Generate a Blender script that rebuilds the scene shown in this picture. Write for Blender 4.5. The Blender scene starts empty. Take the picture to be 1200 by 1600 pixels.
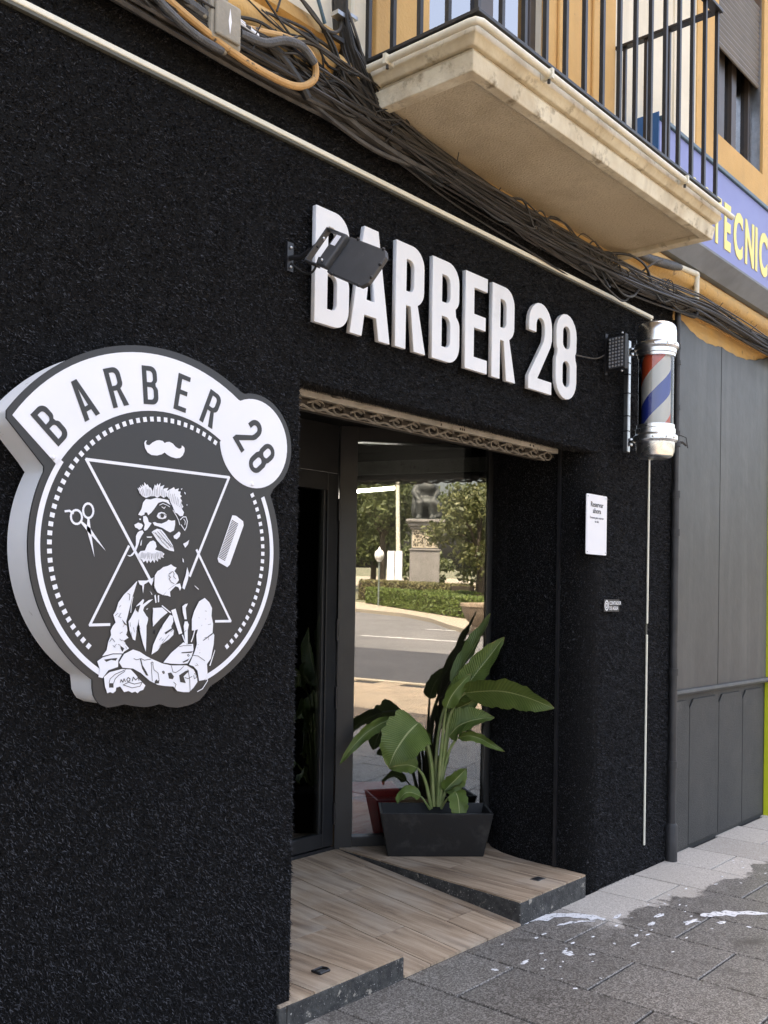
import bpy, bmesh, math, random
import numpy as np
from mathutils import Vector, Matrix
R = math.radians
SC = bpy.context.scene
COL = SC.collection
random.seed(7); RNG = np.random.default_rng(7)

# ------------------------------------------------------------------ camera
cam_d = bpy.data.cameras.new('camera')
cam = bpy.data.objects.new('camera', cam_d); COL.objects.link(cam)
cam_d.sensor_fit = 'VERTICAL'; cam_d.sensor_height = 36.0
cam_d.lens = 36.0 * 1527.04 / 1600.0
cam_d.shift_y = (911.41 - 800.0) / 1600.0
cam_d.clip_start = 0.05; cam_d.clip_end = 2000
_yaw, _pit, _rol = 0.855613, 0.0111417, 0.0158642
_f = Vector((math.sin(_yaw)*math.cos(_pit), math.cos(_yaw)*math.cos(_pit), math.sin(_pit)))
_r = Vector((math.cos(_yaw), -math.sin(_yaw), 0)); _u = _r.cross(_f)
_r1 = _r*math.cos(_rol) + _u*math.sin(_rol); _u1 = -_r*math.sin(_rol) + _u*math.cos(_rol)
_m = Matrix((( _r1.x, _u1.x, -_f.x), (_r1.y, _u1.y, -_f.y), (_r1.z, _u1.z, -_f.z))).to_4x4()
_m.translation = Vector((0.0, -2.4541, 1.5)); cam.matrix_world = _m
SC.camera = cam

# ------------------------------------------------------------------ world, sun, exposure
SUN_EL, SUN_AZ = R(66), R(8)          # sun stands behind the shop front (from +y, a little from +x)
sun_from = Vector((math.sin(SUN_AZ)*math.cos(SUN_EL), math.cos(SUN_AZ)*math.cos(SUN_EL), math.sin(SUN_EL)))
wd = bpy.data.worlds.new('World'); SC.world = wd; wd.use_nodes = True
wn = wd.node_tree; wn.nodes.clear()
_o = wn.nodes.new('ShaderNodeOutputWorld'); _b = wn.nodes.new('ShaderNodeBackground'); _s = wn.nodes.new('ShaderNodeTexSky')
_s.sky_type = 'NISHITA'; _s.sun_disc = False; _s.sun_elevation = SUN_EL; _s.sun_rotation = SUN_AZ
_s.air_density = 1.0; _s.dust_density = 7.0; _s.ozone_density = 0.3
_b.inputs['Strength'].default_value = 0.15
wn.links.new(_s.outputs[0], _b.inputs[0]); wn.links.new(_b.outputs[0], _o.inputs[0])
sl = bpy.data.lights.new('sun', 'SUN'); sl.energy = 3.2; sl.angle = R(0.5); sl.color = (1.0, 0.95, 0.86)
so = bpy.data.objects.new('sun', sl); COL.objects.link(so)
so.rotation_euler = sun_from.to_track_quat('Z', 'Y').to_euler()
SC.view_settings.view_transform = 'Standard'; SC.view_settings.look = 'None'
SC.view_settings.gamma = 1.0; SC.view_settings.exposure = 2.52
SC.view_settings.use_white_balance = True; SC.view_settings.white_balance_temperature = 7350; SC.view_settings.white_balance_tint = 12
SC.cycles.max_bounces = 8; SC.cycles.diffuse_bounces = 4; SC.cycles.glossy_bounces = 4
SC.cycles.transparent_max_bounces = 8; SC.cycles.transmission_bounces = 6
SC.cycles.caustics_reflective = False; SC.cycles.caustics_refractive = False
SC.cycles.use_denoising = True

# ------------------------------------------------------------------ materials
def mat(name, col, rough=0.6, metal=0.0, var=0.0, vscale=6.0, col2=None, bump=0.0, bscale=60.0, spec=0.5, speck=None, streak=None, coat=0.0, grime=None):
    """col/col2 mixed by noise; bump by fine noise; speck=(colour, scale, threshold); streak=(colour, amount) vertical runs; grime=(colour, scale, lo, hi)"""
    m = bpy.data.materials.new(name); m.use_nodes = True
    nt = m.node_tree; N = nt.nodes; L = nt.links; bs = N['Principled BSDF']
    bs.inputs['Base Color'].default_value = (*col, 1); bs.inputs['Roughness'].default_value = rough
    bs.inputs['Metallic'].default_value = metal; bs.inputs['Specular IOR Level'].default_value = spec
    if coat: bs.inputs['Coat Weight'].default_value = coat; bs.inputs['Coat Roughness'].default_value = 0.1
    geo = N.new('ShaderNodeNewGeometry'); pos = geo.outputs['Position']
    cur = None
    def noise(scale, detail=4, vec=None, rg=0.55):
        n = N.new('ShaderNodeTexNoise'); n.inputs['Scale'].default_value = scale; n.inputs['Detail'].default_value = detail; n.inputs['Roughness'].default_value = rg
        L.new(vec if vec is not None else pos, n.inputs['Vector']); return n.outputs['Fac']
    def ramp(fac, lo, hi):
        r = N.new('ShaderNodeMapRange'); r.inputs['From Min'].default_value = lo; r.inputs['From Max'].default_value = hi; r.clamp = True
        L.new(fac, r.inputs['Value']); return r.outputs['Result']
    def mix(fac, a, b, blend='MIX'):
        x = N.new('ShaderNodeMix'); x.data_type = 'RGBA'; x.blend_type = blend
        if isinstance(fac, float): x.inputs['Factor'].default_value = fac
        else: L.new(fac, x.inputs['Factor'])
        for s, v in ((x.inputs['A'], a), (x.inputs['B'], b)):
            if isinstance(v, tuple): s.default_value = (*v[:3], 1)
            else: L.new(v, s)
        return x.outputs['Result']
    cur = tuple(col)
    if col2 or var:
        c2 = col2 or tuple(max(0, c*(1-var)) for c in col)
        cur = mix(ramp(noise(vscale, 6), 0.36, 0.66), cur, tuple(c2))
    if streak:
        mp = N.new('ShaderNodeMapping'); mp.inputs['Scale'].default_value = (7, 7, 0.6); L.new(pos, mp.inputs['Vector'])
        f = ramp(noise(1.0, 5, mp.outputs['Vector']), 0.5, 0.72)
        k = N.new('ShaderNodeMath'); k.operation = 'MULTIPLY'; k.inputs[1].default_value = streak[1]; L.new(f, k.inputs[0])
        cur = mix(k.outputs[0], cur, tuple(streak[0]))
    if grime:
        cur = mix(ramp(noise(grime[1], 8, None, 0.65), grime[2], grime[3]), cur, tuple(grime[0]))
    if speck:
        sp = ramp(noise(speck[1], 2), speck[2], speck[2] + 0.05)
        cur = mix(sp, cur, tuple(speck[0]))
    if not isinstance(cur, tuple): L.new(cur, bs.inputs['Base Color'])
    rv = N.new('ShaderNodeMapRange'); rv.inputs['To Min'].default_value = max(0.02, rough*0.85); rv.inputs['To Max'].default_value = min(1, rough*1.15)
    L.new(noise(9, 3), rv.inputs['Value']); L.new(rv.outputs['Result'], bs.inputs['Roughness'])
    if bump:
        b = N.new('ShaderNodeBump'); b.inputs['Strength'].default_value = bump; b.inputs['Distance'].default_value = 0.01
        L.new(noise(bscale, 5), b.inputs['Height']); L.new(b.outputs['Normal'], bs.inputs['Normal'])
    return m

M = {}
M['turf'] = mat('turf_base', (0.004, 0.004, 0.0042), 0.9, bump=0.6, bscale=160, spec=0.2)
M['cream'] = mat('cream_plaster', (0.76, 0.70, 0.57), 0.85, col2=(0.68, 0.62, 0.49), vscale=2.5, bump=0.25, bscale=70, streak=((0.42, 0.35, 0.24), 0.35))
M['orange'] = mat('orange_plaster', (0.66, 0.41, 0.16), 0.85, col2=(0.58, 0.35, 0.13), vscale=3, bump=0.3, bscale=80, streak=((0.36, 0.22, 0.10), 0.3), grime=((0.20, 0.15, 0.10), 14, 0.66, 0.74))
M['cornice'] = mat('cornice_plaster', (0.60, 0.37, 0.13), 0.85, col2=(0.52, 0.34, 0.15), vscale=7, bump=0.5, bscale=50, grime=((0.16, 0.12, 0.08), 11, 0.60, 0.70))
M['soffit'] = mat('balcony_plaster', (0.60, 0.52, 0.38), 0.9, col2=(0.53, 0.45, 0.32), vscale=2.2, bump=0.7, bscale=120, grime=((0.36, 0.29, 0.19), 2.6, 0.50, 0.80), speck=((0.44, 0.37, 0.26), 90, 0.60))
M['moulding'] = mat('balcony_moulding', (0.74, 0.68, 0.53), 0.8, col2=(0.58, 0.50, 0.36), vscale=7, bump=0.4, bscale=60, grime=((0.24, 0.19, 0.12), 13, 0.56, 0.72), streak=((0.34, 0.27, 0.18), 0.5))
M['pipe_cream'] = mat('cream_pipe', (0.72, 0.68, 0.55), 0.5, var=0.15, vscale=12, grime=((0.22, 0.18, 0.12), 30, 0.66, 0.74))
M['black_metal'] = mat('black_painted_metal', (0.018, 0.018, 0.020), 0.42, var=0.4, vscale=20)
M['dark_frame'] = mat('anthracite_frame', (0.020, 0.021, 0.023), 0.4, var=0.25, vscale=8, bump=0.03)
M['dark_pipe'] = mat('dark_pipe', (0.035, 0.035, 0.037), 0.5, var=0.4, vscale=12, bump=0.1)
M['white_acrylic'] = mat('white_letter', (0.76, 0.76, 0.76), 0.42, var=0.05, vscale=4, bump=0.08, bscale=160, grime=((0.55, 0.54, 0.52), 5, 0.6, 0.9))
M['strip'] = mat('led_strip_cover', (0.84, 0.81, 0.68), 0.45, var=0.12, vscale=5, grime=((0.45, 0.42, 0.32), 9, 0.66, 0.85))
M['strip_side'] = mat('led_strip_channel', (0.10, 0.10, 0.08), 0.6)
M['sign_white'] = mat('sign_white', (0.78, 0.79, 0.84), 0.35, var=0.03, vscale=3)
M['sign_side'] = mat('sign_side_white', (0.90, 0.90, 0.90), 0.45, var=0.05, vscale=6, grime=((0.40, 0.37, 0.32), 22, 0.64, 0.74))
M['sign_dark'] = mat('sign_dark', (0.026, 0.0255, 0.027), 0.38, var=0.06, vscale=3, bump=0.02, bscale=200)
M['granite_edge'] = mat('speckled_black_step', (0.030, 0.030, 0.030), 0.75, col2=(0.07, 0.07, 0.065), vscale=30, bump=0.5, bscale=90, speck=((0.50, 0.48, 0.44), 120, 0.665), grime=((0.34, 0.31, 0.26), 20, 0.61, 0.66))
M['shutter'] = mat('dirty_shutter_profile', (0.60, 0.59, 0.55), 0.55, metal=0.0, col2=(0.43, 0.42, 0.38), vscale=9, bump=0.2, grime=((0.14, 0.12, 0.09), 16, 0.58, 0.74))
M['lattice'] = mat('rusty_brown_grille', (0.29, 0.265, 0.23), 0.65, col2=(0.19, 0.17, 0.145), vscale=22, bump=0.2, metal=0.1)
M['lattice_dark'] = mat('dark_grille_roll', (0.045, 0.034, 0.025), 0.8, var=0.4, vscale=20)
M['flood'] = mat('dusty_black_housing', (0.058, 0.060, 0.064), 0.5, var=0.25, vscale=14, grime=((0.11, 0.108, 0.10), 18, 0.62, 0.8))
M['dirty_plaster'] = mat('dirty_plaster', (0.26, 0.20, 0.14), 0.9, col2=(0.15, 0.12, 0.09), vscale=9, bump=0.7, bscale=40)
M['pot'] = mat('charcoal_plastic_pot', (0.007, 0.007, 0.0078), 0.55, var=0.3, vscale=5, bump=0.15, bscale=220, grime=((0.05, 0.048, 0.045), 7, 0.55, 0.8))
M['soil'] = mat('potting_soil', (0.035, 0.026, 0.018), 0.95, var=0.5, vscale=40, bump=1.0, bscale=90)
M['chrome'] = mat('chrome', (0.88, 0.88, 0.87), 0.27, metal=1.0, var=0.08, vscale=9)
M['alu'] = mat('galvanised_steel', (0.55, 0.56, 0.57), 0.35, metal=1.0, var=0.2, vscale=30)
M['panel'] = mat('grey_painted_panel', (0.056, 0.058, 0.058), 0.45, col2=(0.042, 0.044, 0.044), vscale=1.7, bump=0.25, bscale=9, streak=((0.098, 0.099, 0.095), 0.55))
M['panel_low'] = mat('grey_painted_plinth', (0.044, 0.044, 0.042), 0.6, col2=(0.032, 0.033, 0.033), vscale=3, bump=0.5, bscale=130, grime=((0.15, 0.145, 0.13), 5, 0.62, 0.85))
M['yellow'] = mat('lime_yellow_paint', (0.62, 0.66, 0.03), 0.5, var=0.1)
M['blue_sign'] = mat('periwinkle_sign', (0.21, 0.24, 0.50), 0.5, var=0.06, vscale=3, streak=((0.22, 0.23, 0.45), 0.4))
M['blue_unlit'] = mat('unlit_blue_sign_end', (0.02, 0.11, 0.30), 0.4)  # deeper blue than the board: the unlit end's shade is in the colour
M['sign_hood'] = mat('grey_blue_flashing', (0.20, 0.23, 0.27), 0.5, var=0.3, vscale=5, grime=((0.09, 0.09, 0.09), 8, 0.6, 0.8))
M['teal'] = mat('dark_teal_trim', (0.05, 0.10, 0.13), 0.4)
M['sign_yellow'] = mat('yellow_lettering', (0.88, 0.76, 0.24), 0.5, var=0.08, vscale=8)
M['brown_frame'] = mat('brown_window_frame', (0.060, 0.045, 0.035), 0.4, var=0.2)
M['roller'] = mat('grey_brown_roller_blind', (0.16, 0.14, 0.12), 0.5, var=0.2)
M['cable'] = mat('black_cable', (0.012, 0.0115, 0.011), 0.5, col2=(0.026, 0.024, 0.021), vscale=14)
M['cable_grey'] = mat('grey_cable', (0.075, 0.068, 0.060), 0.65, col2=(0.026, 0.023, 0.020), vscale=14)
M['conduit'] = mat('grey_corrugated_conduit', (0.10, 0.102, 0.105), 0.6, var=0.35, vscale=25, bump=0.5, bscale=140, grime=((0.06, 0.055, 0.05), 20, 0.6, 0.72))
M['conduit_orange'] = mat('conduit_painted_orange', (0.56, 0.33, 0.13), 0.7, var=0.2, vscale=20, grime=((0.05, 0.045, 0.04), 38, 0.60, 0.66))
M['jbox'] = mat('weathered_junction_box', (0.33, 0.30, 0.24), 0.7, var=0.25, vscale=15, bump=0.3)
M['white_plastic'] = mat('white_plastic', (0.75, 0.75, 0.75), 0.4, var=0.08)
M['poster'] = mat('white_plate', (0.82, 0.82, 0.85), 0.3, var=0.02)
M['ink'] = mat('black_print', (0.02, 0.02, 0.022), 0.5)
M['ink_grey'] = mat('grey_print', (0.22, 0.22, 0.25), 0.5)
M['led_face'] = mat('led_panel', (0.10, 0.105, 0.12), 0.2, var=0.2, vscale=60)
M['lens'] = mat('led_lens', (0.22, 0.23, 0.25), 0.15)
M['foam'] = mat('white_soapy_foam', (0.82, 0.83, 0.84), 0.35, var=0.1, vscale=30, bump=0.5, bscale=120)
M['interior'] = mat('dark_interior_wall', (0.030, 0.028, 0.026), 0.8)
M['gown'] = mat('pale_blue_cloth', (0.55, 0.60, 0.72), 0.9, bump=0.2)
M['cabinet'] = mat('white_cabinet', (0.60, 0.60, 0.60), 0.5)
M['red'] = mat('red_plastic', (0.48, 0.016, 0.02), 0.4)
M['asphalt'] = mat('grey_asphalt', (0.135, 0.130, 0.125), 0.85, col2=(0.095, 0.093, 0.090), vscale=0.5, bump=0.4, bscale=60)
M['asphalt_dark'] = mat('dark_asphalt', (0.045, 0.045, 0.048), 0.8, var=0.3, vscale=1.2, bump=0.4, bscale=60)
M['road_paint'] = mat('worn_road_paint', (0.55, 0.55, 0.53), 0.7, var=0.3, vscale=6)
M['far_pave'] = mat('pale_paving', (0.30, 0.26, 0.20), 0.85, col2=(0.30, 0.26, 0.19), vscale=1.5)
M['earth'] = mat('ground_earth', (0.16, 0.14, 0.10), 0.95, col2=(0.10, 0.12, 0.05), vscale=0.3)
M['stone'] = mat('grey_pedestal_stone', (0.27, 0.255, 0.235), 0.8, var=0.2, vscale=2.5, streak=((0.18, 0.17, 0.16), 0.5))
M['stone_pale'] = mat('pale_carved_stone', (0.55, 0.48, 0.36), 0.85, var=0.25, vscale=12)
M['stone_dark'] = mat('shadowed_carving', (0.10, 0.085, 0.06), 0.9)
M['bronze'] = mat('weathered_bronze', (0.030, 0.033, 0.030), 0.6, metal=0.2, col2=(0.055, 0.062, 0.057), vscale=3, bump=0.3, bscale=15)
M['bark'] = mat('bark', (0.09, 0.07, 0.05), 0.9, var=0.4, vscale=10, bump=0.8, bscale=30)
M['lamp_white'] = mat('white_lamp_globe', (0.80, 0.80, 0.78), 0.3)
M['lamp_post'] = mat('grey_green_post', (0.16, 0.19, 0.17), 0.5)
M['terracotta'] = mat('stone_planter', (0.34, 0.26, 0.18), 0.8, var=0.2, vscale=4)
M['roof_grey'] = mat('roof_felt', (0.12, 0.12, 0.12), 0.9)

def leaf_mat(name, a, b, trans=0.25, rough=0.55):
    m = bpy.data.materials.new(name); m.use_nodes = True
    nt = m.node_tree; N = nt.nodes; L = nt.links; bs = N['Principled BSDF']
    bs.inputs['Roughness'].default_value = rough
    g = N.new('ShaderNodeNewGeometry'); x = N.new('ShaderNodeMix'); x.data_type = 'RGBA'
    x.inputs['A'].default_value = (*a, 1); x.inputs['B'].default_value = (*b, 1)
    L.new(g.outputs['Random Per Island'], x.inputs['Factor']); L.new(x.outputs['Result'], bs.inputs['Base Color'])
    if trans:
        t = N.new('ShaderNodeBsdfTranslucent'); ms = N.new('ShaderNodeMixShader'); ms.inputs['Fac'].default_value = trans
        L.new(x.outputs['Result'], t.inputs['Color']); L.new(bs.outputs[0], ms.inputs[1]); L.new(t.outputs[0], ms.inputs[2])
        L.new(ms.outputs[0], N['Material Output'].inputs['Surface'])
    return m
M['blades'] = leaf_mat('black_turf_blades', (0.004, 0.004, 0.0045), (0.078, 0.080, 0.089), 0.0, 0.60)
M['blades'].node_tree.nodes['Principled BSDF'].inputs['Specular IOR Level'].default_value = 0.18
_n = M['blades'].node_tree; _mx = [q for q in _n.nodes if q.type == 'MIX'][0]; _pw = _n.nodes.new('ShaderNodeMath'); _pw.operation = 'POWER'; _pw.inputs[1].default_value = 1.9
_g = [q for q in _n.nodes if q.type == 'NEW_GEOMETRY'][0]; _n.links.new(_g.outputs['Random Per Island'], _pw.inputs[0]); _n.links.new(_pw.outputs[0], _mx.inputs['Factor'])
M['leaf_a'] = leaf_mat('tree_leaves_green', (0.045, 0.065, 0.018), (0.13, 0.15, 0.05))
M['leaf_b'] = leaf_mat('tree_leaves_olive', (0.050, 0.065, 0.020), (0.16, 0.165, 0.06))
M['leaf_h'] = leaf_mat('hedge_leaves', (0.06, 0.10, 0.018), (0.17, 0.22, 0.05))
M['leaf_f'] = leaf_mat('flower_bed_leaves', (0.10, 0.11, 0.04), (0.26, 0.22, 0.10))

def glass(name, refl, tint):
    m = bpy.data.materials.new(name); m.use_nodes = True
    nt = m.node_tree; N = nt.nodes; L = nt.links; N.remove(N['Principled BSDF'])
    t = N.new('ShaderNodeBsdfTransparent'); t.inputs['Color'].default_value = (*tint, 1)
    g = N.new('ShaderNodeBsdfGlossy'); g.inputs['Roughness'].default_value = 0.0; g.inputs['Color'].default_value = (1, 1, 1, 1)
    fr = N.new('ShaderNodeFresnel'); fr.inputs['IOR'].default_value = 1.5
    mr = N.new('ShaderNodeMapRange'); mr.inputs['From Min'].default_value = 0.04; mr.inputs['From Max'].default_value = 1.0
    mr.inputs['To Min'].default_value = refl; mr.inputs['To Max'].default_value = 1.0
    L.new(fr.outputs[0], mr.inputs['Value'])
    ms = N.new('ShaderNodeMixShader'); L.new(mr.outputs[0], ms.inputs['Fac']); L.new(t.outputs[0], ms.inputs[1]); L.new(g.outputs[0], ms.inputs[2])
    L.new(ms.outputs[0], N['Material Output'].inputs['Surface'])
    return m
M['shop_glass'] = glass('coated_shop_glass', 0.21, (0.85, 0.87, 0.86))
M['door_glass'] = glass('door_glass', 0.10, (0.80, 0.82, 0.81))
M['upper_glass'] = glass('upper_window_glass', 0.35, (0.30, 0.33, 0.36))
M['tube_glass'] = glass('clear_tube', 0.07, (0.97, 0.98, 0.98))

def stripe_mat():
    """barber pole core: red, white and blue helical bands, a printed pattern on the cylinder (object coordinates)"""
    m = bpy.data.materials.new('barber_stripes'); m.use_nodes = True
    nt = m.node_tree; N = nt.nodes; L = nt.links; bs = N['Principled BSDF']; bs.inputs['Roughness'].default_value = 0.35
    tc = N.new('ShaderNodeTexCoord'); sp = N.new('ShaderNodeSeparateXYZ'); L.new(tc.outputs['Object'], sp.inputs[0])
    def math_(op, a, b=None):
        n = N.new('ShaderNodeMath'); n.operation = op
        for i, v in enumerate((a, b)):
            if v is None: continue
            if isinstance(v, (int, float)): n.inputs[i].default_value = v
            else: L.new(v, n.inputs[i])
        return n.outputs[0]
    ang = math_('ARCTAN2', sp.outputs['Y'], sp.outputs['X'])
    t = math_('ADD', math_('MULTIPLY', ang, -1/(2*math.pi)), math_('MULTIPLY', sp.outputs['Z'], 1/0.46))
    fr = math_('FRACT', math_('ADD', t, STRIPE_PHASE))
    cr = N.new('ShaderNodeValToRGB'); cr.color_ramp.interpolation = 'CONSTANT'
    e = cr.color_ramp.elements; e[0].position = 0; e[0].color = (0.85, 0.11, 0.035, 1); e[1].position = 0.25; e[1].color = (0.78, 0.76, 0.72, 1)
    x = e.new(0.5); x.color = (0.03, 0.06, 0.42, 1); x = e.new(0.75); x.color = (0.78, 0.76, 0.72, 1)
    L.new(fr, cr.inputs[0]); L.new(cr.outputs[0], bs.inputs['Base Color'])
    return m
STRIPE_PHASE = 0.30

def plank_mat():
    m = bpy.data.materials.new('wood_look_tile'); m.use_nodes = True
    nt = m.node_tree; N = nt.nodes; L = nt.links; bs = N['Principled BSDF']; bs.inputs['Roughness'].default_value = 0.62
    g = N.new('ShaderNodeNewGeometry'); oi = N.new('ShaderNodeObjectInfo')
    off = N.new('ShaderNodeVectorMath'); off.operation = 'MULTIPLY_ADD'
    L.new(oi.outputs['Random'], off.inputs[0]); off.inputs[1].default_value = (7, 31, 3); L.new(g.outputs['Position'], off.inputs[2])
    mp = N.new('ShaderNodeMapping'); mp.inputs['Scale'].default_value = (22, 1.7, 1); L.new(off.outputs[0], mp.inputs['Vector'])
    n1 = N.new('ShaderNodeTexNoise'); n1.inputs['Scale'].default_value = 1.0; n1.inputs['Detail'].default_value = 8; n1.inputs['Roughness'].default_value = 0.65; n1.inputs['Distortion'].default_value = 0.6; L.new(mp.outputs[0], n1.inputs['Vector'])
    cr = N.new('ShaderNodeValToRGB'); e = cr.color_ramp.elements
    e[0].position = 0.34; e[0].color = (0.19, 0.13, 0.085, 1); e[1].position = 0.68; e[1].color = (0.54, 0.42, 0.30, 1)
    x = e.new(0.5); x.color = (0.37, 0.27, 0.18, 1); L.new(n1.outputs['Fac'], cr.inputs[0])
    n2 = N.new('ShaderNodeTexNoise'); n2.inputs['Scale'].default_value = 3.5; n2.inputs['Detail'].default_value = 6; L.new(off.outputs[0], n2.inputs['Vector'])
    mr = N.new('ShaderNodeMapRange'); mr.inputs['From Min'].default_value = 0.48; mr.inputs['From Max'].default_value = 0.75; mr.inputs['To Max'].default_value = 0.6; L.new(n2.outputs['Fac'], mr.inputs['Value'])
    x2 = N.new('ShaderNodeMix'); x2.data_type = 'RGBA'; L.new(mr.outputs[0], x2.inputs['Factor']); L.new(cr.outputs[0], x2.inputs['A']); x2.inputs['B'].default_value = (0.50, 0.44, 0.36, 1)
    n3 = N.new('ShaderNodeTexNoise'); n3.inputs['Scale'].default_value = 240; n3.inputs['Detail'].default_value = 2; L.new(g.outputs['Position'], n3.inputs['Vector'])
    mr3 = N.new('ShaderNodeMapRange'); mr3.inputs['From Min'].default_value = 0.62; mr3.inputs['From Max'].default_value = 0.72; mr3.inputs['To Max'].default_value = 0.5; L.new(n3.outputs['Fac'], mr3.inputs['Value'])
    x3 = N.new('ShaderNodeMix'); x3.data_type = 'RGBA'; L.new(mr3.outputs[0], x3.inputs['Factor']); L.new(x2.outputs['Result'], x3.inputs['A']); x3.inputs['B'].default_value = (0.62, 0.56, 0.48, 1)
    L.new(x3.outputs['Result'], bs.inputs['Base Color'])
    b = N.new('ShaderNodeBump'); b.inputs['Strength'].default_value = 0.2; b.inputs['Distance'].default_value = 0.004; L.new(n1.outputs['Fac'], b.inputs['Height']); L.new(b.outputs[0], bs.inputs['Normal'])
    return m
M['plank'] = plank_mat()

def slab_mat():
    """washed-aggregate paving: salt-and-pepper grain, darker where water was spilled (a stain with its own uneven edge), pale dust along the wall"""
    m = bpy.data.materials.new('aggregate_paving'); m.use_nodes = True
    nt = m.node_tree; N = nt.nodes; L = nt.links; bs = N['Principled BSDF']
    g = N.new('ShaderNodeNewGeometry'); oi = N.new('ShaderNodeObjectInfo'); P = g.outputs['Position']
    def noise(s, d=4, r=0.55):
        n = N.new('ShaderNodeTexNoise'); n.inputs['Scale'].default_value = s; n.inputs['Detail'].default_value = d; n.inputs['Roughness'].default_value = r; L.new(P, n.inputs['Vector']); return n.outputs['Fac']
    def mr(v, a, b, c=0.0, d=1.0):
        n = N.new('ShaderNodeMapRange'); n.inputs['From Min'].default_value = a; n.inputs['From Max'].default_value = b; n.inputs['To Min'].default_value = c; n.inputs['To Max'].default_value = d; L.new(v, n.inputs['Value']); return n.outputs['Result']
    def mx(f, a, b, bl='MIX'):
        x = N.new('ShaderNodeMix'); x.data_type = 'RGBA'; x.blend_type = bl
        if isinstance(f, float): x.inputs['Factor'].default_value = f
        else: L.new(f, x.inputs['Factor'])
        for s, v in ((x.inputs['A'], a), (x.inputs['B'], b)):
            if isinstance(v, tuple): s.default_value = (*v, 1)
            else: L.new(v, s)
        return x.outputs['Result']
    def ma(op, a, b):
        n = N.new('ShaderNodeMath'); n.operation = op
        for i, v in enumerate((a, b)):
            if isinstance(v, (int, float)): n.inputs[i].default_value = v
            else: L.new(v, n.inputs[i])
        return n.outputs[0]
    vo = N.new('ShaderNodeTexVoronoi'); vo.inputs['Scale'].default_value = 200; L.new(P, vo.inputs['Vector'])
    sc_ = N.new('ShaderNodeSeparateColor'); L.new(vo.outputs['Color'], sc_.inputs[0]); fine = sc_.outputs[0]
    mid = noise(60, 3, 0.6); big = noise(2.2, 6)
    dry = mx(mr(fine, 0.0, 1.0), (0.30, 0.275, 0.24), (0.54, 0.51, 0.46))
    dry = mx(mr(big, 0.4, 0.7, 0, 0.5), dry, (0.36, 0.33, 0.28))
    wet = mx(mr(fine, 0.30, 1.0), (0.075, 0.068, 0.058), (0.33, 0.31, 0.28))
    wet = mx(mr(mid, 0.55, 0.75, 0, 0.7), wet, (0.085, 0.076, 0.064))
    wet = mx(mr(noise(5, 5), 0.58, 0.70, 0, 0.7), wet, (0.05, 0.045, 0.038))
    sp = N.new('ShaderNodeSeparateXYZ'); L.new(P, sp.inputs[0])
    # edge of the spill: a line in front of the wall, pushed about by noise
    e = ma('ADD', sp.outputs['Y'], ma('MULTIPLY', ma('SUBTRACT', noise(2.6, 6, 0.6), 0.5), 0.55))
    e = ma('SUBTRACT', e, ma('MULTIPLY', ma('SUBTRACT', sp.outputs['X'], 4.45), -0.13))
    right = mr(e, -0.335, -0.315)                                     # 1 = dry side near the wall
    lx = mr(ma('ADD', sp.outputs['X'], ma('MULTIPLY', noise(6, 4), 0.3)), 4.15, 4.30)
    lx2 = mr(ma('ADD', sp.outputs['X'], ma('MULTIPLY', noise(5, 4), 0.35)), 2.66, 2.56)
    far = mr(ma('ADD', sp.outputs['X'], ma('MULTIPLY', noise(3, 4), 0.5)), 7.1, 7.3)
    f = ma('MAXIMUM', ma('MULTIPLY', right, lx), ma('MAXIMUM', far, ma('MULTIPLY', lx2, 0.45)))
    far_street = mr(sp.outputs['Y'], -2.6, -3.0)
    f = ma('MAXIMUM', f, far_street)
    dry = mx(far_street, dry, mx(mr(big, 0.4, 0.7), (0.26, 0.205, 0.145), (0.20, 0.16, 0.115)))
    tone = mr(oi.outputs['Random'], 0, 1, 0.86, 1.1)
    c = mx(f, wet, dry)
    t3 = N.new('ShaderNodeCombineColor'); [L.new(tone, t3.inputs[i]) for i in range(3)]
    c = mx(1.0, c, t3.outputs[0], 'MULTIPLY')
    L.new(c, bs.inputs['Base Color'])
    L.new(mr(f, 0, 1, 0.42, 0.8), bs.inputs['Roughness'])
    b = N.new('ShaderNodeBump'); b.inputs['Strength'].default_value = 0.12; b.inputs['Distance'].default_value = 0.003; L.new(fine, b.inputs['Height']); L.new(b.outputs[0], bs.inputs['Normal'])
    return m
M['slab'] = slab_mat()
M['joint'] = mat('paving_joint', (0.020, 0.018, 0.016), 0.95)

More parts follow.
